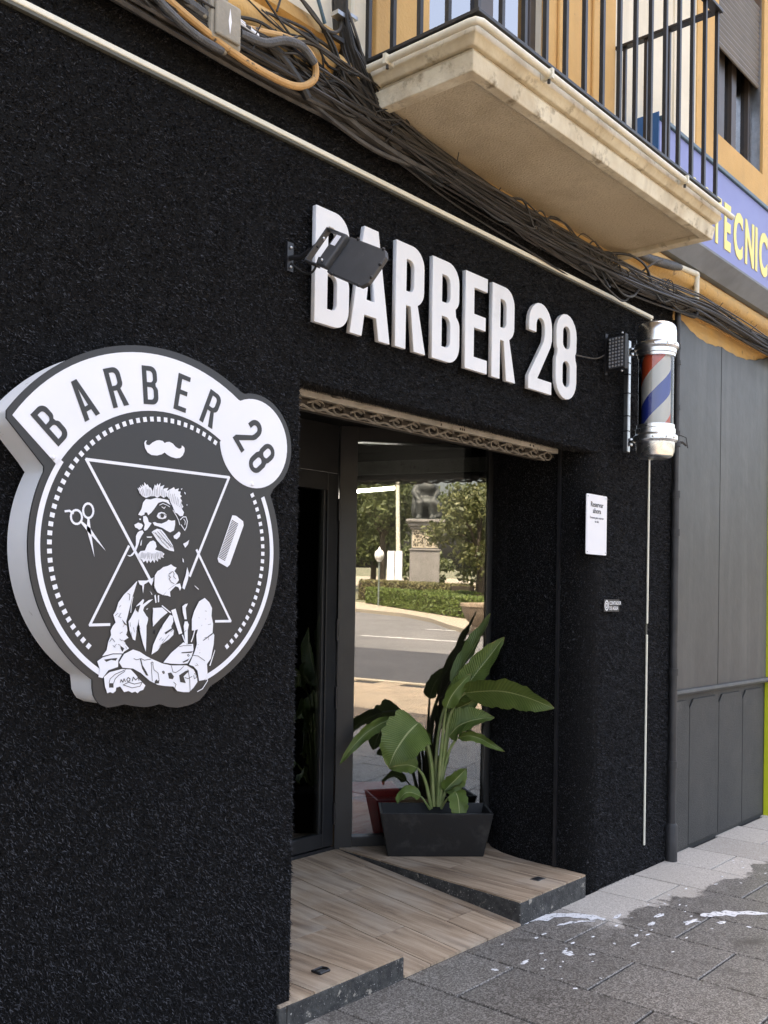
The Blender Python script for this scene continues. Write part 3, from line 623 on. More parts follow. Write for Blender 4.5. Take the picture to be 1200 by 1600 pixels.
# ------------------------------------------------------------------ shutter over the entrance
sx0, sx1 = JX+0.02, 4.385
shb = MB().prism([(0.175, 2.238), (0.175, 2.262), (0.188, 2.270), (0.188, 2.292), (0.21, 2.33), (0.36, 2.33), (0.36, 2.245)], sx0, sx1, 'x').build('shutter_box', 'shutter', shop, bevel=0.002)
MB().box(2.70, 2.745, 0.145, 0.175, 2.255, 2.305).build('latch', 'lattice', shb, bevel=0.003)
for x in (3.04, 3.92): MB().tube([(x, 0.18, 2.275), (x+0.01, 0.10, 2.292)], 0.006, 6).build('hook', 'lattice', shb)
for x in (3.39, 3.53, 3.545, 3.56, 4.11, 4.14): MB().box(x, x+0.007, 0.173, 0.1755, 2.244, 2.254).build('screw_hole', 'ink', shb)
# rolled-up lattice grille hanging under the box: dark slats with bowed wires, bay by bay
gb = MB().prism([(0.27+0.07*math.cos(R(t)), 2.238+0.030*math.sin(R(t))) for t in range(170, 371, 20)], sx0, sx1-0.03, 'x').build('grille_roll', 'lattice_dark', shop, smooth=True)
pitch = 0.118; nbay = int((sx1-sx0-0.06)/pitch)+1
def gw_(pts, r): return MB().tube(bez(pts, 5), r, 6)
wire_a = gw_([(-0.075, 0.205, 2.238), (-0.055, 0.186, 2.226), (-0.02, 0.180, 2.206), (0.02, 0.184, 2.196), (0.055, 0.198, 2.198), (0.085, 0.212, 2.206)], 0.0052).mesh('grille_wire', 'lattice')
wire_b = gw_([(0.085, 0.205, 2.240), (0.06, 0.190, 2.233), (0.02, 0.178, 2.222), (-0.03, 0.182, 2.206), (-0.06, 0.196, 2.200)], 0.0048).mesh('grille_wire', 'lattice')
loop = MB().tube([(0.026*math.cos(R(t)), 0.184-0.004*math.cos(R(t)), 2.216+0.020*math.sin(R(t))) for t in range(0, 361, 30)], 0.0048, 6).mesh('grille_loop', 'lattice')
knot = MB().box(-0.020, 0.020, 0.172, 0.190, 2.208, 2.222).mesh('grille_clip', 'lattice_dark')
for i in range(nbay):
    for nm, dm, dx in (('grille_wire', wire_a, 0.055), ('grille_wire', wire_b, 0.055), ('grille_loop', loop, 0.0), ('grille_clip', knot, 0.03)):
        xx = sx0+0.02+pitch*i+dx
        if xx > sx1-0.06: continue
        o = bpy.data.objects.new(nm, dm); COL.objects.link(o); o.parent = gb; o.location = (xx, random.uniform(-.003, .003), random.uniform(-.003, .003)); o.rotation_euler.y = 0
for k in range(5): MB().tube([(sx0, 0.205+0.008*k, 2.232-0.007*k+0.002), (sx1-0.04, 0.205+0.008*k, 2.232-0.007*k)], 0.0028, 5).build('grille_rod', 'lattice', gb)
MB().box(4.380, 4.393, 0.160, 0.176, 0.118, 2.40).build('shutter_guide', 'black_metal', shop)

# ------------------------------------------------------------------ door and angled shop window at the back of the porch
DY = 1.25
dr = MB(); dr.box(3.79, 3.872, DY, DY+0.05, 0.125, 2.155); dr.box(2.95, 3.03, DY, DY+0.05, 0.125, 2.155); dr.box(3.03, 3.79, DY+0.001, DY+0.049, 0.125, 0.20); dr.box(3.03, 3.79, DY+0.001, DY+0.049, 2.06, 2.155)
dr.box(3.772, 3.79, DY+0.012, DY+0.038, 0.20, 2.06)
door = dr.build('door', 'dark_frame', shop, bevel=0.003)
MB().box(3.03, 3.772, DY+0.022, DY+0.028, 0.20, 2.06).build('pane', 'door_glass', door)
for z in (0.30, 0.93, 1.30, 1.96): MB().tube([(3.872, DY-0.008, z-0.06), (3.872, DY-0.008, z+0.06)], 0.009, 8).build('hinge', 'black_metal', door, smooth=True)
MB().tube([(3.10, DY-0.05, 0.95), (3.10, DY-0.05, 1.35)], 0.012, 8).build('handle', 'alu', door, smooth=True)
tr = MB(); tr.box(2.26, 2.94, DY+0.005, DY+0.045, 0.02, 2.42); tr.box(2.94, 3.875, DY+0.005, DY+0.04, 2.158, 2.42); tr.box(2.94, 3.875, DY-0.005, DY+0.06, 0.02, 0.118); tr.build('door_surround', 'dark_frame', shop)

WU = Vector((0.7715, -0.6362, 0)); WN = Vector((-0.6362, -0.7715, 0)); WQ = Vector((3.93, 1.24, 0))
WM = Matrix(((WU.x, -WN.x, 0, WQ.x), (WU.y, -WN.y, 0, WQ.y), (0, 0, 1, 0), (0, 0, 0, 1)))    # local x along the window, y into the shop
sw = MB(); sw.box(-0.045, 0.052, -0.035, 0.055, 0.08, 2.42, WM); sw.box(0.80, 0.858, -0.02, 0.055, 0.08, 2.42, WM); sw.box(0.052, 0.80, -0.02, 0.053, 0.08, 0.165, WM); sw.box(0.052, 0.80, -0.018, 0.053, 2.34, 2.42, WM)
swo = sw.build('shop_window', 'dark_frame', shop, bevel=0.003)
tilt = Matrix.Rotation(R(0.85), 4, 'X')          # the pane leans out a touch at the top
pn = MB(); pn.box(0.045, 0.808, -0.003, 0.003, -1.02, 1.17, WM @ Matrix.Translation((0, 0.0, 1.18)) @ tilt); pn.build('pane', 'shop_glass', swo)
# lit room behind the glass
rm = MB(); rm.box(2.0, 5.25, 4.4, 4.5, 0.0, 2.7); rm.box(1.95, 2.0, 1.31, 4.4, 0.0, 2.7); rm.box(5.25, 5.32, 0.92, 4.5, 0.0, 2.7); rm.box(1.95, 5.32, 1.32, 4.5, 2.7, 2.76); rm.box(4.62, 5.25, 0.90, 0.95, 0.0, 2.7); rm.build('interior_wall', 'interior', shop)
fl = MB().box(2.0, 5.25, 1.30, 4.4, 0.04, 0.105); flo = structure(fl.build('interior_floor', 'plank'))

# ------------------------------------------------------------------ entrance: two flat blocks with a tiled ramp between
def plate(name, quad, th, mt, parent, gap=0.0028):
    """a tile: quad of 3D top corners, extruded down"""
    Q = [Vector(q) for q in quad]; qs = []
    for i in range(4):
        e1, e2 = (Q[(i+1) % 4]-Q[i]).normalized(), (Q[i-1]-Q[i]).normalized(); qs.append(Q[i] + (e1+e2)*gap)
    m = MB(); m.add([*qs, *[q - Vector((0, 0, th)) for q in qs]], [(0, 1, 2, 3), (7, 6, 5, 4)] + [(i, 4+i, 4+(i+1) % 4, (i+1) % 4) for i in range(4)])
    return m.build(name, mt, parent)
ramp = structure(MB().prism([(-0.02, -0.01), (-0.02, 0.002), (1.245, 0.096), (1.245, -0.01)], 2.30, 4.0, 'x').build('entrance_ramp', 'granite_edge'))
rz_ = lambda y: 0.012 + 0.093*(y+0.02)/1.265
def xs(t, y): return (2.962 + t*(3.792-2.962)) * (1-y/1.245) + (3.03 + t*(3.895-3.03)) * (y/1.245)
wid = [0.0, 0.20, 0.44, 0.68, 0.93, 1.0]; cuts = [[0.62], [0.30, 1.0], [0.0, 0.75], [0.22, 0.95], [0.5]]
for i in range(5):
    ys = [-0.022] + [c for c in cuts[i] if 0 < c < 1.2] + [1.242]
    for a, b in zip(ys[:-1], ys[1:]):
        t0, t1 = wid[i], wid[i+1]
        plate('plank', [(xs(t0, a), a, rz_(a)), (xs(t1, a), a, rz_(a)), (xs(t1, b), b, rz_(b)), (xs(t0, b), b, rz_(b))], 0.01, 'plank', ramp)
def block(name, poly, z, joints, cutl):
    b = structure(MB().prism(poly, -0.01, z-0.009).build(name, 'granite_edge', bevel=0.004)); return b
rb = block('entrance_block', [(3.788, -0.016), (4.385, -0.016), (4.392, 0.10), (4.45, 0.14), (4.45, 0.45), (4.60, 0.70), (3.98, 1.22), (3.89, 1.225)], 0.112, None, None)
def clipped(poly, x0, x1, y0, y1):
    def clip(ps, f, g):
        out = []
        for i in range(len(ps)):
            a, b = ps[i], ps[(i+1) % len(ps)]; fa, fb = f(a), f(b)
            if fa >= 0: out.append(a)
            if (fa >= 0) != (fb >= 0): t = fa/(fa-fb); out.append((a[0]+(b[0]-a[0])*t, a[1]+(b[1]-a[1])*t))
        return out
    for f in (lambda p: p[0]-x0, lambda p: x1-p[0], lambda p: p[1]-y0, lambda p: y1-p[1]):
        poly = clip(poly, f, None)
        if len(poly) < 3: return None
    return poly
def tile_block(b, poly, z, xj, yj):
    for i in range(len(xj)-1):
        ys = [-1] + yj[i % len(yj)] + [3]
        for a, c in zip(ys[:-1], ys[1:]):
            p = clipped(poly, xj[i]+0.0021, xj[i+1]-0.0021, a+0.0021, c-0.0021)
            if p: MB().prism(p, z-0.008, z).build('plank', 'plank', b)
tile_block(rb, [(3.792, -0.014), (4.383, -0.014), (4.391, 0.10), (4.449, 0.14), (4.449, 0.45), (4.59, 0.70), (3.98, 1.215), (3.893, 1.22)], 0.112, [3.7, 3.98, 4.20, 4.34, 4.62], [[0.9], [0.55], [], [0.8]])
lb = block('entrance_block', [(2.30, -0.016), (2.962, -0.016), (3.028, 1.24), (2.30, 1.24)], 0.092, None, None)
tile_block(lb, [(2.302, -0.014), (2.959, -0.014), (3.024, 1.238), (2.302, 1.238)], 0.092, [2.29, 2.47, 2.70, 3.05], [[0.8], [], [0.42]])
MB().box(2.335, 2.365, -0.02, 0.06, -0.01, 0.085).build('kerb_end', 'granite_edge', lb)
for i, (x, y, z, lab) in enumerate(((4.15, 0.118, 0.113, 'small square shutter lock plate set into the right entrance block'), (2.62, 0.10, 0.093, 'metal shutter lock ring on the left entrance block'))):
    lk = thing('shutter_lock', lab, 'lock', 'shutter locks in the entrance floor')
    if i == 0:
        MB().box(x-0.034, x+0.034, y-0.024, y+0.024, z-0.004, z+0.0015).build('plate', 'alu', lk)
        MB().box(x-0.026, x+0.026, y-0.016, y+0.016, z+0.0015, z+0.0025).build('slot', 'ink', lk)
    else:
        MB().tube([(x-0.028, y-0.02, z+0.004), (x+0.022, y-0.02, z+0.004), (x+0.03, y, z+0.004), (x+0.022, y+0.02, z+0.004), (x-0.028, y+0.02, z+0.004), (x-0.028, y-0.02, z+0.004)], 0.005, 6).build('ring', 'black_metal', lk)
        MB().box(x-0.02, x+0.018, y-0.012, y+0.012, z-0.002, z+0.002).build('plate', 'alu', lk)

# ------------------------------------------------------------------ LED strips edging the turf
st = thing('led_strip', 'long off-white light strip running along the top of the turf wall', 'light strip', 'light strips on the shop front')
MB().box(-3.0, 5.05, -0.020, -0.004, 3.050, 3.068).build('cover', 'strip', st, bevel=0.004); MB().box(-3.0, 5.05, -0.016, 0.0, 3.040, 3.0495).build('channel', 'strip_side', st)
st = thing('led_strip', 'vertical off-white light strip beside the dark downpipe', 'light strip', 'light strips on the shop front')
MB().box(5.024, 5.036, -0.018, -0.008, 0.14, 1.30).box(5.026, 5.038, -0.018, -0.008, 1.36, 3.049).build('cover', 'strip', st, bevel=0.004)
MB().box(5.026, 5.036, -0.012, -0.004, 1.30, 1.36).build('cover', 'strip_side', st)

# flat print of the logo, leaf lines of the plant, foam: coordinates in metres

FIG_W = [[(1.631,1.916),(1.6346,1.9228),(1.641,1.9243),(1.6366,1.9193),(1.6386,1.9122),(1.6481,1.9118),(1.6593,1.9212),(1.6726,1.9283),(1.6822,1.9305),(1.6938,1.9298),(1.701,1.9243),(1.7075,1.9283),(1.7173,1.9302),(1.7292,1.9269),(1.7394,1.9184),(1.7514,1.9143),(1.7582,1.9165),(1.7622,1.9212),(1.7593,1.9235),(1.7645,1.9248),(1.7715,1.9191),(1.7717,1.9092),(1.7659,1.897),(1.756,1.8884),(1.7421,1.8854),(1.7242,1.8873),(1.7103,1.8921),(1.7015,1.8975),(1.6908,1.8908),(1.6754,1.8857),(1.6563,1.8848),(1.6429,1.8905),(1.634,1.9021)],[(1.6114,1.7875),(1.6171,1.7849),(1.6162,1.7911),(1.6226,1.787),(1.6205,1.7962),(1.6282,1.7906),(1.6261,1.7984),(1.6337,1.7943),(1.6335,1.8054),(1.6412,1.7982),(1.6449,1.8001),(1.6507,1.7927),(1.6565,1.7917),(1.6624,1.7827),(1.6696,1.8025),(1.6735,1.7981),(1.6791,1.8066),(1.6812,1.8004),(1.6887,1.8091),(1.687,1.7977),(1.7025,1.804),(1.6969,1.7922),(1.7163,1.7972),(1.7107,1.787),(1.736,1.8007),(1.7401,1.7945),(1.754,1.7991),(1.7502,1.7906),(1.7603,1.7898),(1.7584,1.7815),(1.7646,1.7771),(1.7586,1.7717),(1.7669,1.7625),(1.763,1.7573),(1.7713,1.7465),(1.7654,1.7411),(1.7737,1.7302),(1.7699,1.7201),(1.7599,1.7177),(1.7497,1.7252),(1.7416,1.7278),(1.7333,1.7435),(1.7251,1.7558),(1.721,1.7652),(1.711,1.7725),(1.7013,1.7668),(1.6896,1.7722),(1.6781,1.7648),(1.6703,1.769),(1.6551,1.7677),(1.6401,1.7616),(1.6287,1.7654),(1.6192,1.7725)],[(1.631,1.7482),(1.6402,1.7584),(1.6553,1.7581),(1.6743,1.7645),(1.7014,1.7636),(1.7171,1.7617),(1.7253,1.7477),(1.7094,1.7546),(1.6977,1.7562),(1.6823,1.7508),(1.6711,1.7355),(1.6599,1.7218),(1.6487,1.7131),(1.6448,1.7207),(1.6372,1.7202),(1.6355,1.7137),(1.6262,1.7099),(1.615,1.7122),(1.6204,1.7205),(1.6258,1.7288)],[(1.6774,1.7119),(1.6829,1.7219),(1.6925,1.7258),(1.7042,1.7245),(1.7122,1.7176),(1.7104,1.7094),(1.6988,1.7054),(1.6852,1.706)],[(1.6318,1.7087),(1.6412,1.7109),(1.647,1.705),(1.651,1.6941),(1.6606,1.6916),(1.6551,1.6833),(1.6458,1.6716),(1.6384,1.668),(1.6345,1.6725),(1.638,1.6854),(1.6321,1.6961)],[(1.6026,1.6831),(1.6099,1.6867),(1.6154,1.6902),(1.6267,1.6878),(1.6324,1.6834),(1.627,1.6736),(1.6196,1.67),(1.6121,1.6743),(1.6065,1.6755)],[(1.6189,1.7015),(1.6245,1.7019),(1.6246,1.6981),(1.6197,1.6978)],[(1.6644,1.6934),(1.672,1.6955),(1.6797,1.6928),(1.6952,1.6922),(1.7126,1.6998),(1.7184,1.7051),(1.7303,1.7026),(1.7421,1.7051),(1.7424,1.6921),(1.7388,1.6755),(1.7251,1.6689),(1.7112,1.6739),(1.6994,1.6796),(1.6838,1.6835),(1.6703,1.6858)],[(1.6612,1.6661),(1.6687,1.6714),(1.6801,1.6768),(1.6956,1.6746),(1.7075,1.664),(1.7196,1.6501),(1.7277,1.6424),(1.7358,1.6315),(1.7401,1.6186),(1.7402,1.6144),(1.7243,1.6163),(1.7085,1.6221),(1.6927,1.6326),(1.6808,1.6432),(1.6729,1.6524)],[(1.6089,1.6521),(1.6142,1.6618),(1.6215,1.667),(1.6308,1.6691),(1.6347,1.663),(1.6274,1.6531),(1.6221,1.6433),(1.6186,1.6306),(1.6133,1.6177),(1.608,1.6065),(1.599,1.5967),(1.5899,1.5932),(1.5807,1.5975),(1.5916,1.5973),(1.6024,1.6078),(1.6094,1.627)],[(1.6444,1.6524),(1.6633,1.6535),(1.6615,1.6502),(1.6463,1.6494)],[(1.6259,1.6372),(1.6295,1.6437),(1.6273,1.6262),(1.6236,1.6261)],[(1.6174,1.6022),(1.6247,1.6103),(1.6396,1.6126),(1.6468,1.6288),(1.6561,1.6388),(1.6674,1.6425),(1.6752,1.6381),(1.6793,1.6255),(1.6737,1.6173),(1.6834,1.6145),(1.697,1.6119),(1.7069,1.6059),(1.7012,1.5992),(1.7052,1.5945),(1.6954,1.5957),(1.6936,1.5892),(1.6858,1.5922),(1.6841,1.5825),(1.6763,1.5886),(1.6726,1.5789),(1.6667,1.5866),(1.6593,1.5784),(1.6534,1.5862),(1.648,1.5764),(1.644,1.5842),(1.6347,1.5791),(1.6308,1.5869),(1.6252,1.5867),(1.6213,1.5929)],[(1.7372,1.6592),(1.747,1.6662),(1.7568,1.6733),(1.7622,1.6687),(1.7592,1.6588),(1.7493,1.6501),(1.7393,1.6528)],[(1.7717,1.6381),(1.7838,1.6436),(1.7938,1.6508),(1.79,1.6374),(1.7801,1.627)],[(1.7706,1.597),(1.7748,1.5923),(1.7762,1.5831),(1.7721,1.5856)],[(1.7723,1.7909),(1.7764,1.789),(1.7786,1.7832),(1.7749,1.7846)],[(1.7601,1.798),(1.7661,1.8005),(1.763,1.795)],[(1.7813,1.7538),(1.7853,1.7548),(1.7838,1.7501)],[(1.6745,1.5429),(1.6839,1.5559),(1.6915,1.5593),(1.703,1.5677),(1.7185,1.5715),(1.7303,1.5767),(1.7403,1.5705),(1.7503,1.5676),(1.7426,1.5576),(1.7548,1.5449),(1.7591,1.5319),(1.7513,1.5219),(1.724,1.5052),(1.7048,1.4872),(1.6852,1.4944),(1.6734,1.5077)],[(1.7886,1.5704),(1.7951,1.5525),(1.7915,1.5326),(1.7799,1.5044),(1.7717,1.5092),(1.7754,1.5257),(1.7831,1.5456)],[(1.7067,1.4872),(1.7201,1.5019),(1.7474,1.5186),(1.7634,1.5222),(1.7685,1.5091),(1.7638,1.5009),(1.7576,1.5106),(1.7475,1.5137),(1.7281,1.4972),(1.7304,1.4826),(1.7205,1.4858)],[(1.5947,1.5065),(1.6127,1.524),(1.6164,1.5257),(1.6007,1.4815),(1.5923,1.4502),(1.5821,1.4129),(1.5842,1.4004),(1.5863,1.3879),(1.5829,1.3755),(1.5904,1.3675),(1.576,1.3601),(1.5836,1.3474),(1.5929,1.3378),(1.5767,1.329),(1.5732,1.3245),(1.5409,1.3256),(1.5075,1.3192),(1.5212,1.3355),(1.526,1.3583),(1.5344,1.3765),(1.5324,1.3888),(1.5392,1.401),(1.5479,1.4101),(1.5403,1.4318),(1.549,1.4441),(1.5557,1.4657),(1.5732,1.4875)],[(1.6182,1.5273),(1.6463,1.5279),(1.6727,1.538),(1.6692,1.5268),(1.6637,1.5139),(1.654,1.5249),(1.639,1.5167),(1.6358,1.4913),(1.6324,1.5134),(1.6241,1.5164)],[(1.5894,1.4128),(1.5965,1.4221),(1.6072,1.4408),(1.6142,1.4565),(1.6252,1.466),(1.6362,1.4755),(1.64,1.4724),(1.6347,1.4597),(1.6551,1.4724),(1.6703,1.4757),(1.6404,1.4534),(1.6369,1.4439),(1.6485,1.428),(1.6563,1.4216),(1.6492,1.3995),(1.6497,1.3741),(1.6489,1.3266),(1.639,1.349),(1.6309,1.3745),(1.6226,1.4124),(1.6261,1.425),(1.6192,1.3999),(1.6127,1.3592),(1.6052,1.3625),(1.5936,1.3877)],[(1.6709,1.4502),(1.7017,1.4518),(1.7215,1.4372),(1.6947,1.4181),(1.672,1.3975),(1.6696,1.4183)],[(1.7296,1.4307),(1.7395,1.4274),(1.7419,1.4112),(1.7343,1.395),(1.7444,1.3851),(1.7427,1.3721),(1.7272,1.3595),(1.704,1.3472),(1.6889,1.3284),(1.6681,1.3179),(1.6732,1.3449),(1.6879,1.3733),(1.7028,1.3987)],[(1.7332,1.4437),(1.749,1.4485),(1.7747,1.3764),(1.7627,1.3733)],[(1.7728,1.3715),(1.7772,1.3727),(1.7853,1.3548),(1.7819,1.3779),(1.7791,1.3976),(1.7828,1.4107),(1.7922,1.4113),(1.7977,1.4007),(1.794,1.3842),(1.7949,1.3447),(1.7855,1.3456)],[(1.7729,1.4551),(1.7829,1.4617),(1.793,1.4633),(1.7852,1.4502),(1.79,1.4172),(1.7819,1.4173),(1.7754,1.437)],[(1.8549,1.4803),(1.8721,1.467),(1.8832,1.4501),(1.8816,1.4265),(1.8885,1.4028),(1.887,1.3758),(1.8936,1.3689),(1.8921,1.3419),(1.8823,1.2984),(1.8678,1.2822),(1.8705,1.2552),(1.8604,1.2356),(1.8395,1.2334),(1.8326,1.2638),(1.8177,1.2777),(1.8012,1.2834),(1.809,1.298),(1.8209,1.3207),(1.8287,1.3437),(1.826,1.3704),(1.8319,1.3869),(1.8195,1.3838),(1.8092,1.384),(1.8084,1.4171),(1.8162,1.4402),(1.8342,1.4701)],[(1.7091,1.2936),(1.736,1.3203),(1.7634,1.339),(1.7793,1.35),(1.7917,1.3431),(1.8142,1.3441),(1.8166,1.3275),(1.8109,1.3078),(1.7962,1.2876),(1.7686,1.2865),(1.7367,1.2892)],[(1.5611,1.3002),(1.5768,1.3228),(1.6058,1.3343),(1.6282,1.3273),(1.6511,1.3138),(1.6741,1.3034),(1.7052,1.2912),(1.7368,1.284),(1.7922,1.2815),(1.8179,1.2694),(1.8299,1.2506),(1.8333,1.2305),(1.8192,1.2147),(1.803,1.2025),(1.7826,1.2038),(1.7583,1.2087),(1.7461,1.2224),(1.7145,1.226),(1.6911,1.2306),(1.664,1.2433),(1.6333,1.2671),(1.607,1.281),(1.5722,1.2851)],[(1.4922,1.3061),(1.5094,1.3161),(1.5409,1.3231),(1.5696,1.3221),(1.5585,1.3049),(1.5581,1.2879),(1.5277,1.2801),(1.5099,1.2597),(1.4966,1.2634),(1.5014,1.2829)],[(1.514,1.2625),(1.5313,1.2747),(1.5705,1.2815),(1.5997,1.2788),(1.6147,1.2649),(1.63,1.2484),(1.6491,1.2315),(1.6419,1.2193),(1.6307,1.2169),(1.6234,1.211),(1.6158,1.2162),(1.6048,1.2138),(1.5937,1.2192),(1.5792,1.2171),(1.5661,1.2334),(1.5536,1.2311),(1.552,1.2219),(1.5433,1.2163),(1.5343,1.22),(1.5255,1.2175),(1.5181,1.2363)],[(1.6739,1.4853),(1.6784,1.4886),(1.682,1.4662),(1.6782,1.4646)],[(1.6854,1.4854),(1.69,1.488),(1.6905,1.4678),(1.6866,1.4662)],[(1.8165,1.5172),(1.8325,1.5061),(1.83,1.5048),(1.8165,1.5149)],[(1.8967,1.3249),(1.8977,1.3215),(1.8807,1.2766),(1.8764,1.2768)],[(1.6583,1.4995),(1.6669,1.4891),(1.6647,1.4884)],[(1.6462,1.447),(1.6537,1.4502),(1.65,1.4454)]]

FIG_D = [[(1.6907,1.7193),(1.6984,1.7215),(1.7033,1.7153),(1.6987,1.7092),(1.6909,1.7097)],[(1.5302,1.2448),(1.5444,1.2439),(1.5447,1.2316),(1.5305,1.2325)],[(1.7254,1.2625),(1.7372,1.2635),(1.7474,1.2516),(1.7436,1.2437),(1.7297,1.2461)],[(1.6287,1.3083),(1.6324,1.3082),(1.6384,1.289),(1.6521,1.2694),(1.6587,1.2579),(1.6504,1.2599),(1.6368,1.2796)],[(1.6812,1.2424),(1.6869,1.2468),(1.6908,1.2418),(1.6954,1.2448),(1.6956,1.2345),(1.6795,1.2345)],[(1.5675,1.4192),(1.5804,1.4066),(1.586,1.4003),(1.575,1.4052)],[(1.576,1.3601),(1.589,1.3473),(1.5761,1.357)],[(1.5637,1.3465),(1.5765,1.3383),(1.5713,1.3292),(1.5657,1.3371)],[(1.513,1.3098),(1.5341,1.312),(1.5554,1.3127),(1.5502,1.3052),(1.5359,1.3083),(1.5201,1.3034)],[(1.7111,1.3792),(1.7403,1.3943),(1.7423,1.39),(1.7151,1.3743)],[(1.7719,1.3207),(1.8147,1.3226),(1.8086,1.3178),(1.774,1.318)],[(1.7766,1.2927),(1.8008,1.3016),(1.7968,1.2952),(1.7807,1.2899)],[(1.8493,1.3532),(1.887,1.3758),(1.888,1.3718),(1.8536,1.3531)],[(1.7653,1.254),(1.7893,1.2659),(1.8016,1.2653),(1.7816,1.2498),(1.7901,1.2296),(1.7698,1.2341)],[(1.6523,1.428),(1.6584,1.412),(1.6545,1.4137)],[(1.6106,1.4533),(1.6272,1.4597),(1.6202,1.4376),(1.6127,1.4439)],[(1.6762,1.3799),(1.6818,1.3894),(1.6877,1.3845),(1.6841,1.3734)]]

FIG_WL = [([(1.7601,1.7079),(1.77,1.7168),(1.7801,1.7175),(1.7857,1.7047),(1.7828,1.688),(1.7769,1.6778),(1.7686,1.6872),(1.7632,1.6934)],0.0016),([(1.7335,1.7338),(1.7458,1.7184),(1.7541,1.7059),(1.7584,1.6931)],0.0014),([(1.7721,1.7104),(1.7783,1.7042),(1.7765,1.6942)],0.0012),([(1.6863,1.7447),(1.6978,1.7504),(1.7116,1.7467),(1.7215,1.7426)],0.0012),([(1.6941,1.7404),(1.702,1.7362),(1.7066,1.7414)],0.0012),([(1.5914,1.4908),(1.6003,1.5003),(1.6128,1.5225)],0.0012),([(1.6026,1.4815),(1.5976,1.4596),(1.5962,1.4377)],0.0012),([(1.6709,1.4502),(1.6733,1.4247),(1.672,1.3991)],0.0014),([(1.7016,1.4566),(1.7254,1.4405),(1.7314,1.4372)],0.0022),([(1.813,1.3971),(1.8169,1.407),(1.8272,1.4086),(1.8336,1.4018),(1.8297,1.3919),(1.8193,1.3904),(1.813,1.3971)],0.002),([(1.8214,1.3887),(1.8137,1.364),(1.8079,1.3509)],0.0022),([(1.8686,1.2486),(1.8711,1.2316),(1.8526,1.2093),(1.8339,1.2021)],0.0016)]

